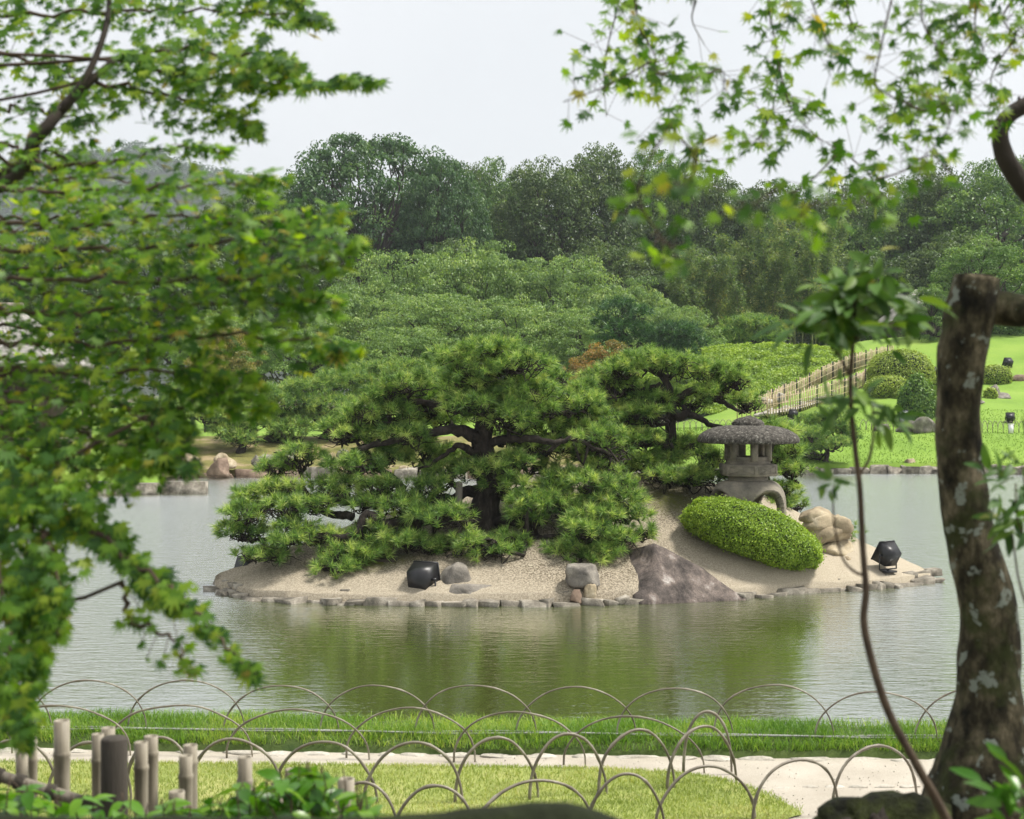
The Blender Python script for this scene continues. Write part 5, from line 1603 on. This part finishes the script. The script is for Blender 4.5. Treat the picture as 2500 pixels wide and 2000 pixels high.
# ================================================================== foreground: bamboo stakes and post
bamboos = [(152, 1759, 39, 4.7), (237, 1792, 30, 4.9), (261, 1777, 34, 5.0), (350, 1812, 34, 4.7), (366, 1797, 34, 4.9), (457, 1845, 34, 4.7), (469, 1819, 35, 4.9), (433, 1932, 40, 4.4), (593, 1848, 37, 4.7), (678, 1918, 34, 4.6), (712, 1878, 35, 4.8), (55, 1834, 30, 4.7), (78, 1800, 24, 5.0), (850, 1901, 42, 4.6), (597, 1930, 32, 4.4)]
for k, (px, top, w_, d) in enumerate(sorted(bamboos)):
    t = at(px, top, d); r = w_ / 2 / FPX * d
    b0 = np.array((t[0] + random.uniform(-.008, .008), t[1], float(near_z(d)) - .1))
    root = thing('bamboo_stake', 'cut bamboo stake, %s from the left in the low bamboo fence' % ordinal(k), 'bamboo stake', b0, 'stakes of the low bamboo fence')
    hgt = t[2] - b0[2]
    zz_ = [0, .06, .27, .275, .285, .295, .30, .52, .525, .535, .545, .55, 1.2]
    rr_ = [1, 1, 1, 1.06, 1.14, 1.05, .97, 1, 1.06, 1.14, 1.05, .97, 1]
    off = random.uniform(.03, .10)
    prof_ = [(r * .80, hgt - .03), (r * .82, hgt), (r * .99, hgt)] + [(r * q, hgt - off - z_) for q, z_ in zip([.97, 1.06, 1.14, 1.05] + rr_[1:], [0, .004, .012, .02] + [v + .02 for v in zz_[1:]]) if hgt - off - z_ > 0] + [(r, 0)]
    V, F = lathe(prof_, 14, b0); part('culm', MB().add(V, F[:, ::-1]), 'bamboo_dry', root, True)
    V, F = lathe([(0, hgt - .032), (r * .80, hgt - .032)], 14, b0); part('node_wall', MB().add(V, F), 'bamboo_dry', root)
t = at(279, 1800, 4.6); b0 = np.array((t[0], t[1], 1.1))
mb = MB(); V, F = lathe([(0, 0), (.043, 0), (.043, t[2] - b0[2] - .008), (.036, t[2] - b0[2]), (0, t[2] - b0[2] + .002)], 18, b0)
single('fence_post', mb.add(V, F), 'wood_dark', 'dark round wooden post standing among the bamboo stakes', 'post', smooth=True)
rail = thing('fence_rail', 'weathered bamboo rail tied to the stakes with dark cord', 'rail', at(100, 1925, 4.65))
a, b2 = at(-120, 1858, 4.62), at(260, 1975, 4.62)
part('pole', add_tube(MB(), spline([a, (a + b2) / 2, b2], 8), .02, 10), 'wood_grey', rail, True)
for k, f in enumerate((.28, .42, .62, .86)):
    c = a * (1 - f) + b2 * f; dr = nrm(b2 - a)
    mb = MB()
    for q in range(4):
        tt_ = np.linspace(0, 2 * math.pi, 13)
        side = nrm(np.cross(dr, (0, 1, 0)))
        ring = c + dr * .008 * q + np.cos(tt_)[:, None] * side * .023 + np.sin(tt_)[:, None] * np.array((0, .023, 0))
        add_tube(mb, ring, .004, 4)
    part('cord', mb, 'wood_dark', rail)

# ================================================================== leaves
def maple_leaf():
    tips = [(-1.95, .42), (-1.15, .78), (-.55, .96), (0, 1.08), (.55, .96), (1.15, .78), (1.95, .42)]
    pts = []
    for k, (a, l) in enumerate(tips):
        pts.append((math.sin(a) * l, math.cos(a) * l))
        if k < 6:
            am = (a + tips[k + 1][0]) / 2; pts.append((math.sin(am) * .37, math.cos(am) * .37))
    out = [(.0, -.12)] + [(-.06, -.05)] + pts + [(.06, -.05)]
    V = [(0, 0, 0)] + [(x, y, -.16 * (x * x + y * y) + .05 * abs(math.sin(5 * x))) for x, y in out]
    n = len(out)
    T = [(0, 1 + (k + 1) % n, 1 + k) for k in range(n)]
    return np.array(V) * .5, np.array(T)


def oval_leaf(wid=.36, curl=.25, fold=.10):
    ys = [0, .18, .42, .68, .88, 1.0]; ws = [.05, .75, 1.0, .8, .4, 0]
    V, Q = [], []
    for y, w_ in zip(ys, ws):
        z = -curl * y * y
        V += [(-w_ * wid / 2, y, z + fold * w_ * .5), (0, y, z), (w_ * wid / 2, y, z + fold * w_ * .5)]
    for k in range(5):
        b0 = k * 3
        Q += [(b0, b0 + 1, b0 + 4, b0 + 3), (b0 + 1, b0 + 2, b0 + 5, b0 + 4)]
    return np.array(V), np.array(Q)


MLV, MLT = maple_leaf()
def frames(N, A):
    """leaf axes: N normals, A tip directions -> (n,3,3) with columns x, y, z"""
    A = A - N * (A * N).sum(1, keepdims=True); A = nrm(A)
    return np.stack([np.cross(A, N), A, N], -1)


def put_leaves(root, P, Rm, S, LV, LF, mat_one, mat_many, n_single, near_first=True, name='leaf'):
    """the n_single leaves that show largest become objects, the rest one mesh"""
    u = P[:, 0] / P[:, 1]; v = (P[:, 2] - CZ) / P[:, 1]
    inside = (np.abs(u) < .357) & (v < .285) & (v > -.298) & (P[:, 1] > .5)
    score = np.where(inside, S / np.maximum(P[:, 1], .1), -1)
    order = np.argsort(-score)
    one = [i for i in order[:n_single] if score[i] > 0]
    rest = np.setdiff1d(np.arange(len(P)), one)
    me = MB().add(LV, LF).mesh(name, mat_one, False)
    for i in one:
        M4 = np.eye(4); M4[:3, :3] = Rm[i] * S[i]; M4[:3, 3] = P[i] - np.array(root.location)
        o = bpy.data.objects.new(name, me); COL.objects.link(o); o.parent = root
        o.matrix_basis = Matrix(M4.tolist())
    if len(rest):
        V = np.einsum('nij,kj->nki', Rm[rest] * S[rest][:, None, None], LV) + P[rest][:, None]
        k = len(LV)
        F = (LF[None] + (np.arange(len(rest)) * k)[:, None, None]).reshape(-1, LF.shape[1])
        part('foliage', MB().add(V.reshape(-1, 3), F, np.repeat(RNG.random(len(rest)), len(LF))), mat_many, root, kind='stuff')


# ---- left maple: a tree whose trunk stands just outside the frame
rg = np.random.default_rng(101)
TR = np.array((-2.75, 4.2, float(near_z(4.2))))
lm_ = thing('maple_tree', 'green maple with layered drooping branches filling the left side', 'maple tree', TR)
trunk_l = spline([TR + (0, 0, -.2), TR + (.05, 0, .8), TR + (-.05, .05, 1.7), TR + (.05, 0, 2.6), TR + (.0, 0, 3.4)], 24)
part('trunk', add_tube(MB(), trunk_l, np.linspace(.13, .07, 24), 12, .08), 'bark_dark', lm_, True)
# sprays: photo path of the twig, distance at start and end, leaves, width of the spray (m), thickness (m)
SPR = [([(-60, 40), (250, 30), (520, 30), (800, 45)], 4.3, 4.0, 150, .14, .07), ([(-60, -40), (250, -20), (600, -30), (740, 0)], 4.2, 4.0, 110, .14, .06),
       ([(290, 140), (450, 120), (620, 140), (720, 160)], 4.0, 3.8, 130, .12, .06), ([(300, 150), (520, 190), (700, 205), (930, 195)], 4.0, 3.7, 120, .07, .03),
       ([(200, 200), (400, 230), (540, 270), (630, 330)], 4.0, 3.8, 120, .10, .06), ([(-60, 120), (80, 150), (180, 190), (300, 260)], 4.4, 4.2, 60, .10, .08),
       ([(-60, 260), (100, 270), (230, 300)], 4.3, 4.1, 70, .14, .08), ([(-60, 340), (100, 370), (220, 400)], 4.0, 3.9, 100, .16, .09),
       ([(20, 400), (220, 400), (400, 365), (560, 372)], 3.9, 3.7, 100, .08, .04), ([(-60, 460), (200, 470), (450, 455), (700, 440)], 3.8, 3.5, 170, .12, .06),
       ([(-60, 540), (200, 550), (420, 530), (640, 540), (860, 520)], 3.8, 3.4, 210, .14, .08), ([(-40, 610), (300, 610), (600, 590), (880, 590)], 3.7, 3.3, 210, .14, .08),
       ([(-40, 680), (300, 690), (560, 680), (840, 650)], 3.7, 3.3, 210, .14, .08), ([(-40, 760), (250, 760), (560, 740), (830, 740)], 3.7, 3.4, 210, .14, .08),
       ([(-40, 830), (200, 840), (500, 820), (760, 830), (850, 870)], 3.6, 3.4, 180, .13, .07), ([(-40, 900), (200, 910), (450, 900), (600, 930)], 3.6, 3.4, 180, .14, .09),
       ([(-40, 980), (180, 980), (380, 1000), (560, 960), (660, 1010)], 3.5, 3.4, 170, .11, .07), ([(-40, 1040), (140, 1050), (320, 1080), (470, 1060)], 3.5, 3.4, 150, .11, .07),
       ([(-40, 1110), (120, 1130), (280, 1150), (420, 1110)], 3.5, 3.3, 120, .10, .07), ([(350, 1020), (420, 1090), (460, 1150)], 3.4, 3.3, 50, .06, .05),
       ([(-60, 1180), (80, 1200), (220, 1240)], 3.4, 3.3, 120, .12, .10), ([(-60, 1250), (150, 1260), (270, 1320), (360, 1410), (440, 1500)], 3.4, 3.2, 105, .05, .04),
       ([(230, 1300), (350, 1390), (460, 1480), (560, 1590), (625, 1645)], 3.3, 3.1, 60, .035, .03), ([(300, 1420), (330, 1520), (430, 1560), (460, 1640)], 3.3, 3.2, 14, .08, .06),
       ([(20, 1120), (60, 1300), (80, 1500), (90, 1680)], 3.4, 3.2, 190, .09, .08), ([(-40, 1250), (10, 1450), (30, 1650), (50, 1820)], 3.3, 3.1, 170, .09, .08), ([(110, 1300), (140, 1420), (130, 1560)], 3.3, 3.2, 60, .06, .06)]
for k in range(15):                                             # inner layers, farther in
    y_ = 430 + k * 45
    SPR.append(([(-80, y_), (90, y_ + rg.uniform(-20, 20)), (230, y_ + rg.uniform(-20, 30)), (330 + rg.uniform(-60, 90), y_ + rg.uniform(-10, 60))], 4.8, 4.5, 52, .16, .09))
PP, NN, AA = [], [], []
for k, (pth, d0, d1, n, wdt, thk) in enumerate(SPR):
    dd = np.linspace(d0, d1, len(pth))
    L = spline([at(a, b_, d_) for (a, b_), d_ in zip(pth, dd)], 30)
    L[1:-1] += rg.normal(size=(28, 3)) * .006
    mb = MB(); add_tube(mb, L, np.linspace(.007, .0018, 30), 5)
    low_ = sstep(1000, 1300, pth[1][1]); high_ = 1 - sstep(150, 330, pth[1][1])
    n = int(n * (1.85 + .9 * high_ + .35 * low_)); wdt *= 1 - .3 * low_
    t = rg.uniform(0, 1, n) ** .85 * 29
    i = np.minimum(t.astype(int), 28); f = (t - i)[:, None]
    base = L[i] * (1 - f) + L[i + 1] * f
    tg = nrm(L[i + 1] - L[i])
    side = nrm(np.cross(tg, np.array((0, 0, 1.0)))); upv = np.cross(side, tg)
    taper = 1 - .75 * (t / 29) ** 3
    la = rg.uniform(-1, 1, n) * wdt * taper; ve = rg.normal(size=n) * thk * .6 * taper
    P = base + side * la[:, None] + upv * ve[:, None] - np.array((0, 0, 1)) * (la ** 2 / max(wdt, .01) * .35)[:, None]
    PP.append(P)
    steep = abs(tg[:, 2:3])
    nv = nrm(np.array((0, 0, 1.0)) * (1 - .5 * steep) + rg.normal(size=(n, 3)) * .42 + np.array((0, -.42, 0)) * 1.0)
    nv = nrm(nv * (1 - .55 * max(low_, high_ * .8)) + np.array((0, -1.0, .25)) * .75 * max(low_, high_ * .8) + rg.normal(size=(n, 3)) * .15)
    NN.append(nv); AA.append(nrm(tg * .7 + side * np.sign(la)[:, None] * .7 + np.array((0, 0, -.35 - .9 * low_ - .3 * high_)) + rg.normal(size=(n, 3)) * .35))
    for q in rg.choice(n, min(n, 28), replace=False):           # side twigs
        add_tube(mb, [base[q], (base[q] + P[q]) / 2 + (0, 0, .004), P[q]], .0012, 3)
    start = trunk_l[min(23, int(np.clip((L[0][2] - TR[2]) / 3.6 * 24, 3, 23)))]
    con = wiggly(start, L[0], 5, .12, -.04, rg)
    add_tube(mb, con, np.linspace(.006, .005, len(con)), 6)
    part('branch', mb, 'bark_twig', lm_, True)
mb = MB()
L = spline([trunk_l[14], at(-60, 470, 3.95), at(90, 335, 3.9), at(180, 235, 3.95), at(290, 140, 4.0)], 24)
add_tube(mb, L, np.linspace(.028, .009, 24), 8, .1); L2 = spline([at(150, 270, 3.92), at(215, 180, 3.95), at(260, 60, 4.0), at(270, -60, 4.1)], 14); add_tube(mb, L2, np.linspace(.012, .006, 14), 6)
part('branch', mb, 'bark_dark', lm_, True)
mb = MB(); L = spline([trunk_l[12], at(-40, 450, 4.1), at(60, 380, 4.1)], 12); add_tube(mb, L, np.linspace(.03, .02, 12), 8, .1); part('branch', mb, 'bark_dark', lm_, True)
# crown above and behind the picture's left side, out of view but shading the ground
n_ = 1500
Pc = TR + np.stack([rg.uniform(-1.8, 1.6, n_), rg.uniform(-3.2, 1.6, n_), rg.uniform(2.9, 4.4, n_)], -1)
vv_ = (Pc[:, 2] - CZ) / np.maximum(Pc[:, 1], .3)
Pc = Pc[(vv_ > .31) | (Pc[:, 1] < .2)]
PP.append(Pc); NN.append(nrm(rg.normal(size=Pc.shape) * .5 + (0, 0, 1))); AA.append(nrm(rg.normal(size=Pc.shape)))
P = np.vstack(PP); N = np.vstack(NN); A = np.vstack(AA)
S = np.clip(rg.lognormal(math.log(.052), .28, len(P)), .026, .09)
put_leaves(lm_, P, frames(N, A), S, MLV, MLT, 'maple_leaf_one', 'maple_leaf', 300)

# ---- right maple: hanging leaf tips of a tree above
rg = np.random.default_rng(202)
TR2 = np.array((3.3, 4.6, float(near_z(4.6))))
rm_ = thing('maple_tree', 'maple with loose hanging star leaves in the upper right sky', 'maple tree', TR2)
tk = spline([TR2 + (0, 0, -.2), TR2 + (-.1, 0, 1.2), TR2 + (.1, 0, 2.4), TR2 + (-.1, 0, 3.6)], 22)
part('trunk', add_tube(MB(), tk, np.linspace(.12, .06, 22), 12, .08), 'bark_dark', rm_, True)
TW = [([(1545, -60), (1560, 60), (1600, 140), (1590, 215), (1630, 310)], 34), ([(1520, -40), (1505, 30), (1480, 130), (1475, 200), (1480, 285)], 20), ([(1590, 150), (1480, 210), (1375, 250)], 9), ([(1600, 180), (1700, 190), (1760, 170), (1770, 220)], 22),
      ([(1870, -60), (1880, 40), (1900, 140), (1890, 250), (1860, 330)], 32), ([(1900, 150), (1930, 260), (1990, 330), (2060, 370)], 26), ([(1960, -60), (2010, 80), (2040, 140), (1985, 120)], 16), ([(2060, -40), (2080, 60), (2105, 60)], 10),
      ([(2190, -60), (2150, 120), (2140, 210), (2210, 250), (2270, 275)], 22), ([(2210, 250), (2260, 270), (2330, 250), (2310, 330)], 16), ([(2260, -60), (2250, 40), (2290, 110), (2350, 60)], 26), ([(2400, -60), (2380, 60), (2400, 130), (2350, 210)], 22),
      ([(2500, -40), (2450, 40), (2490, 90), (2530, 60)], 26), ([(2480, 90), (2420, 190), (2440, 280), (2470, 300)], 14), ([(2040, 380), (1980, 440), (1930, 470), (1870, 440)], 12), ([(2060, 370), (2130, 440), (2080, 470), (2000, 500)], 24),
      ([(2130, 440), (2200, 420), (2270, 380), (2330, 430)], 20), ([(1640, 310), (1700, 390), (1690, 450)], 10), ([(1860, 330), (1840, 350), (1830, 370)], 6), ([(1750, 330), (1690, 360), (1680, 400)], 5), ([(2200, 200), (2180, 280), (2140, 320)], 10), ([(1700, 0), (1690, 50), (1720, 110)], 4)]
NEAR = [([(1640, 300), (1580, 400), (1560, 480), (1600, 560), (1650, 620)], 20), ([(1700, 360), (1690, 430), (1670, 480)], 8), ([(1900, 460), (1840, 500), (1800, 520)], 5), ([(2000, 490), (1960, 520), (1940, 540)], 7), ([(2150, 480), (2120, 500), (2100, 480)], 6)]
PP, NN, AA, SS = [], [], [], []
def twig_set(lst, dr, size, jit):
    for pth, n in lst:
        d_ = rg.uniform(*dr)
        L = spline([at(a, b_, d_ + .05 * q) for q, (a, b_) in enumerate(pth)], 24)
        mb = MB(); add_tube(mb, L, np.linspace(.0028, .0010, 24), 4)
        n2 = int(n * 2.0)
        t = rg.uniform(.05, 1, n2) * 23; i = np.minimum(t.astype(int), 22); f = (t - i)[:, None]
        base = L[i] * (1 - f) + L[i + 1] * f
        P = base + rg.normal(size=(n2, 3)) * jit
        for q in range(n2):
            add_tube(mb, [base[q], P[q]], .0008, 3)
        part('twig', mb, 'bark_twig', rm_)
        PP.append(P); NN.append(nrm(rg.normal(size=(n2, 3)) * (.55, .3, .45) + (0, -.75, .45))); AA.append(nrm(rg.normal(size=(n2, 3)) * .5 + (0, 0, -.8)))
        SS.append(rg.uniform(*size, n2))
twig_set(TW, (3.6, 4.5), (.056, .092), .046)
twig_set(NEAR, (2.3, 2.6), (.045, .065), .026)
n_ = 1500
Pc = np.stack([rg.uniform(.6, 4.2, n_), rg.uniform(1.5, 7, n_), rg.uniform(4.6, 6.2, n_)], -1)
Pc = Pc[(Pc[:, 2] - CZ) / Pc[:, 1] > .31]
PP.append(Pc); NN.append(nrm(rg.normal(size=Pc.shape) * .5 + (0, 0, 1))); AA.append(nrm(rg.normal(size=Pc.shape))); SS.append(rg.uniform(.05, .07, len(Pc)))
mb = MB()
for k in range(14):
    e = np.array((rg.uniform(.6, 4.0), rg.uniform(2.5, 6.5), rg.uniform(4.7, 5.8)))
    br = wiggly(tk[-1], e, 6, .1, -.06, rg); add_tube(mb, br, np.linspace(.03, .006, len(br)), 5)
part('branch', mb, 'bark_dark', rm_, True)
P = np.vstack(PP); N = np.vstack(NN); A = np.vstack(AA); S = np.concatenate(SS)
put_leaves(rm_, P, frames(N, A), S, MLV, MLT, 'maple_leaf_one', 'maple_leaf', 300)

# ---- pruned trunk with lichen
m, n, b = new_mat('bark_lichen')
x1 = noise_node(n, 17, 7, 'Object', (1, 1, .55), .65)
r1 = ramp(n, [(.36, (.008, .007, .005)), (.48, (.038, .032, .019)), (.58, (.100, .085, .052)), (.73, (.26, .215, .145))])
n.links.new(x1.outputs['Fac'], r1.inputs['Fac'])
x2 = noise_node(n, 17, 3, 'Object', None, .55)
r2 = ramp(n, [(.605, (0,) * 3), (.65, (.85,) * 3)]); n.links.new(x2.outputs['Fac'], r2.inputs['Fac'])
x3 = noise_node(n, 6, 4, 'Object', None, .6)
r3 = ramp(n, [(.52, (0,) * 3), (.64, (.75,) * 3)]); n.links.new(x3.outputs['Fac'], r3.inputs['Fac'])
c1 = mixc(n, r3.outputs['Color'], r1.outputs['Color'], (.040, .050, .014))
c2 = mixc(n, r2.outputs['Color'], c1, (.26, .29, .25))
n.links.new(c2, b.inputs['Base Color']); b.inputs['Roughness'].default_value = .9; b.inputs['Specular IOR Level'].default_value = .2
bp = n.nodes.new('ShaderNodeBump'); bp.inputs['Strength'].default_value = .9; bp.inputs['Distance'].default_value = .015
x4 = noise_node(n, 55, 6, 'Object', (1, 1, .5), .7); n.links.new(x4.outputs['Fac'], bp.inputs['Height']); n.links.new(bp.outputs['Normal'], b.inputs['Normal'])

PD = 4.5
pts = [(2385, 676, 112), (2378, 730, 128), (2366, 800, 136), (2348, 870, 124), (2340, 960, 108), (2340, 1060, 112), (2352, 1180, 120), (2368, 1300, 128), (2400, 1420, 146), (2414, 1550, 152), (2412, 1680, 168), (2410, 1790, 225), (2415, 1900, 320), (2430, 2050, 430), (2440, 2150, 520)]
Q = spline([np.append(at(a, b_, PD), w_ * .46 / FPX * PD) for a, b_, w_ in pts], 70)
pt = thing('pruned_tree', 'lichen spotted pruned trunk cut off flat at the top', 'tree', (Q[-1][0], Q[-1][1], float(near_z(PD))))
mb = MB(); add_tube(mb, Q[::-1, :3], Q[::-1, 3], 28, .10, 4)
part('trunk', mb, 'bark_lichen', pt, True)
c = at(2385, 674, PD); r_ = 52 / FPX * PD
V, F = lathe([(0, .004), (r_ * .5, .005), (r_ * .92, .002)], 20, c); part('cut_face', MB().add(V, F), 'wood_dark', pt)
br = spline([at(2395, 745, PD), at(2440, 752, PD), at(2500, 758, PD - .05), at(2600, 770, PD - .2)], 16)
part('limb', add_tube(MB(), br, np.linspace(.062, .044, 16), 14, .08, 9), 'bark_lichen', pt, True)
br = spline([at(2600, 560, PD), at(2520, 480, PD), at(2478, 425, PD), at(2448, 370, PD), at(2442, 318, PD), at(2466, 280, PD), at(2520, 248, PD)], 30)
bend_ = thing('bent_branch', 'dark bent branch curling in from the right edge', 'branch', br[0])
part('bough', add_tube(MB(), br, np.linspace(.034, .024, 30), 12, .08, 12), 'bark_dark', bend_, True)
tw = spline([at(2478, 270, PD), at(2488, 250, PD), at(2487, 236, PD)], 6); part('spur', add_tube(MB(), tw, np.linspace(.010, .004, 6), 5), 'bark_dark', bend_)
# broken mossy stump at the foot
rg = np.random.default_rng(303)
stp = thing('broken_stump', 'jagged mossy broken stump at the foot of the pruned trunk', 'stump', at(2130, 2080, 4.2))
V, F = rock(at(2175, 2130, 4.25), (.46, .34, .24), 904, 7, 4, .1, .16); part('moss_mound', MB().add(V, F), 'moss_green', stp, True)
for k, (px, top, w_, rz_) in enumerate(((2052, 1938, 78, -.3), (2122, 1914, 64, .5), (2160, 1926, 50, .2), (2095, 1955, 80, 0), (2012, 1966, 60, -.5), (2210, 1945, 90, .3))):
    t = at(px, top, 4.15 + .03 * k); wm = w_ / FPX * 4.2
    V, F = rock((t[0], t[1], t[2] - .22), (wm * 1.25, wm * 1.1, .22), 930 + k, 12, 3, rz_, .22, (.35, .7))
    V[:, 0] += (V[:, 2] - t[2]) * rz_ * .6
    part('splinter', MB().add(V, F), 'moss_green' if k % 2 else 'bark_dark', stp, False)

# ---- sapling
SDp = 3.2
sap = thing('sapling', 'slender leafy sapling crossing in front of the pond', 'sapling', at(2340, 2100, SDp))
sp_pts = [(2087, 720), (2085, 800), (2076, 950), (2086, 1080), (2100, 1200), (2106, 1330), (2114, 1440), (2109, 1520), (2130, 1620), (2170, 1740), (2228, 1850), (2292, 1965), (2360, 2100)]
Q = spline([at(a, b_, SDp) for a, b_ in sp_pts], 60)
part('stem', add_tube(MB(), Q[::-1], np.linspace(.0115, .0042, 60), 8, .10, 3), 'bark_twig', sap, True)
for k, (pth, r0) in enumerate((([(2108, 1405), (2085, 1395), (2058, 1365), (2040, 1300), (2034, 1240), (2036, 1185)], .0035), ([(2098, 1160), (2122, 1120), (2132, 1060), (2130, 990)], .0042), ([(2080, 930), (2055, 880), (2030, 830), (2015, 790)], .0035), ([(2083, 840), (2110, 800), (2140, 760)], .003), ([(2080, 790), (2060, 740), (2055, 700)], .003))):
    q = spline([at(a, b_, SDp) for a, b_ in pth], 16); part('side_shoot', add_tube(MB(), q, np.linspace(r0, r0 * .5, 16), 6), 'bark_twig', sap, True)
OV, OQ = oval_leaf()
rg = np.random.default_rng(404)
def cluster(lst):
    PP, NN, AA, SS = [], [], [], []
    for px, py, rx, ry, n, sz, d in lst:
        c = at(px, py, d)
        P = c + rg.normal(size=(n, 3)) * np.array((rx, (rx + ry) / 2, ry)) / FPX * d * .5
        A = nrm((P - c) / max(rx, ry) * FPX / d * np.array((1.2, 1.0, .9)) + rg.normal(size=(n, 3)) * .45 + (0, 0, -.1))
        N = nrm(rg.normal(size=(n, 3)) * .5 + (0, -.35, .8))
        PP.append(P); AA.append(A); NN.append(N); SS.append(sz * rg.uniform(.7, 1.25, n))
    return np.vstack(PP), np.vstack(NN), np.vstack(AA), np.concatenate(SS)
P, N, A, S = cluster([(2060, 705, 90, 50, 40, .066, 3.2), (2120, 695, 80, 50, 36, .066, 3.2), (2020, 790, 90, 45, 34, .066, 3.15), (2110, 765, 110, 70, 56, .066, 3.2), (2180, 790, 50, 40, 12, .06, 3.2), (1975, 820, 40, 25, 8, .066, 3.1), (2100, 985, 90, 35, 20, .062, 3.2), (2160, 1010, 50, 35, 12, .06, 3.2), (2038, 1180, 36, 28, 14, .04, 3.2), (2085, 960, 40, 30, 8, .055, 3.1)])
put_leaves(sap, P, frames(N, A), S, OV, OQ, 'laurel_leaf', 'laurel_leaf', 300)

# ---- leafy shrub at the right edge, sprig at the bottom right
for nm, lab, lst in (('leafy_shrub', 'dark glossy shrub leaves at the right edge by the trunk', [(2480, 1180, 60, 60, 26, .06, 3.4), (2500, 1250, 60, 60, 26, .06, 3.4), (2470, 1290, 40, 40, 14, .05, 3.4), (2495, 1130, 30, 40, 8, .05, 3.4)]),
                     ('leafy_sprig', 'fresh green leafy sprig in the lower right corner', [(2440, 1945, 50, 40, 9, .075, 3.0), (2490, 1930, 40, 60, 9, .08, 3.0), (2480, 1990, 60, 30, 8, .07, 3.0)])):
    root = thing(nm, lab, 'shrub', at(2520, 2200, lst[0][6]))
    mb = MB()
    for q in lst:
        st_ = wiggly(at(2560, min(2180, q[1] + 500), q[6]), at(q[0], q[1], q[6]), 6, .06, 0, rg); add_tube(mb, st_, np.linspace(.006, .002, len(st_)), 5)
    part('stem', mb, 'bark_twig', root, True)
    P, N, A, S = cluster(lst)
    put_leaves(root, P, frames(N, A), S, OV, OQ, 'laurel_leaf' if nm == 'leafy_shrub' else 'glossy_leaf', 'laurel_leaf', 300)

# ---- glossy shrub along the bottom left
rg = np.random.default_rng(505)
OV2, OQ2 = oval_leaf(.52, .38, .14)
def hedge(label, xr, topf, n, d, seed):
    root = thing('glossy_shrub', label, 'shrub', at((xr[0] + xr[1]) / 2, 2190, d))
    PP, NN, AA, SS = [], [], [], []
    for k in range(n // 7):
        px = rg.uniform(*xr); top = topf(px) + abs(rg.normal()) * 22
        e = at(px, top, d + rg.uniform(-.25, .25)); s0 = at(px + rg.uniform(-60, 60), 2180, e[1])
        st_ = wiggly(s0, e, 6, .10, 0, rg)
        part('stem', add_tube(MB(), st_, np.linspace(.0045, .0016, len(st_)), 5), 'bark_twig', root, True)
        for q in range(7):
            t = rg.uniform(.55, 1.0); c = st_[int(t * (len(st_) - 1))]
            a = rg.uniform(0, 6.28)
            A = nrm(np.array((math.cos(a), math.sin(a), .45 + .4 * (t > .9))))
            PP.append(c); AA.append(A); NN.append(nrm(np.array((0, 0, 1.0)) + rg.normal(size=3) * .3)); SS.append(rg.uniform(.055, .085))
    P, A, N, S = map(np.array, (PP, AA, NN, SS))
    put_leaves(root, P, frames(N, A), S, OV2, OQ2, 'glossy_leaf', 'glossy_leaf', 300)
hedge('glossy leaved shrub in front of the bamboo stakes at the bottom left', (-60, 560), lambda x: np.interp(x, [0, 200, 400, 560], [1885, 1925, 1945, 1935]), 300, 4.0, 1)
hedge('taller glossy leaved shrub at the right end of the bamboo stakes', (540, 940), lambda x: np.interp(x, [540, 640, 760, 860, 940], [1930, 1885, 1855, 1885, 1965]), 280, 3.9, 2)

# ---- dark mossy boulder right under the camera
xs = np.linspace(-1.6, .7, 90); ts = np.linspace(0, 1, 40)
X, T = np.meshgrid(xs, ts, indexing='ij')
pxs = np.array([-400, 0, 250, 420, 700, 900, 1100, 1220, 1300, 1380, 1440, 1500, 1560, 1700]); pys = np.array([1995, 1992, 2000, 1996, 2000, 1996, 1986, 1972, 1960, 1958, 1968, 1990, 2020, 2110])
BD = 2.1
tops = np.array([at(a, b_, BD) for a, b_ in zip(pxs, pys)])
zt = np.interp(X, tops[:, 0], tops[:, 2])
prof_y = BD + .15 * np.cos(math.pi * T)
Zb = 1.2 + (zt - 1.2) * np.sin(math.pi * np.clip(T, 0, 1)) ** .45
Zb += .004 * fbm(np.stack([X.ravel() * 14, prof_y.ravel() * 14, 0 * X.ravel()], -1), 6, 3).reshape(X.shape)
single('mossy_boulder', MB().add(np.stack([X, prof_y, Zb], -1).reshape(-1, 3), grid_faces(90, 40)), 'moss_log', 'dark mossy rock out of focus along the bottom edge', 'rock', smooth=True)
# ================================================================== haze
V, F = box((0, 500, 96 - 2.5), (3000, 1160, 196))
hz = MB().add(V, F)
m = bpy.data.materials.new('haze'); m.use_nodes = True; n = m.node_tree; n.nodes.clear(); M['haze'] = m
ho = n.nodes.new('ShaderNodeOutputMaterial'); hv = n.nodes.new('ShaderNodeVolumePrincipled')
hv.inputs['Color'].default_value = (.86, .93, 1.0, 1); hv.inputs['Density'].default_value = 0.00035; hv.inputs['Anisotropy'].default_value = .3
n.links.new(hv.outputs['Volume'], ho.inputs['Volume'])
o = link('haze', hz.mesh('haze', 'haze')); tag(o, 'pale summer haze over the garden', 'haze', kind='stuff')
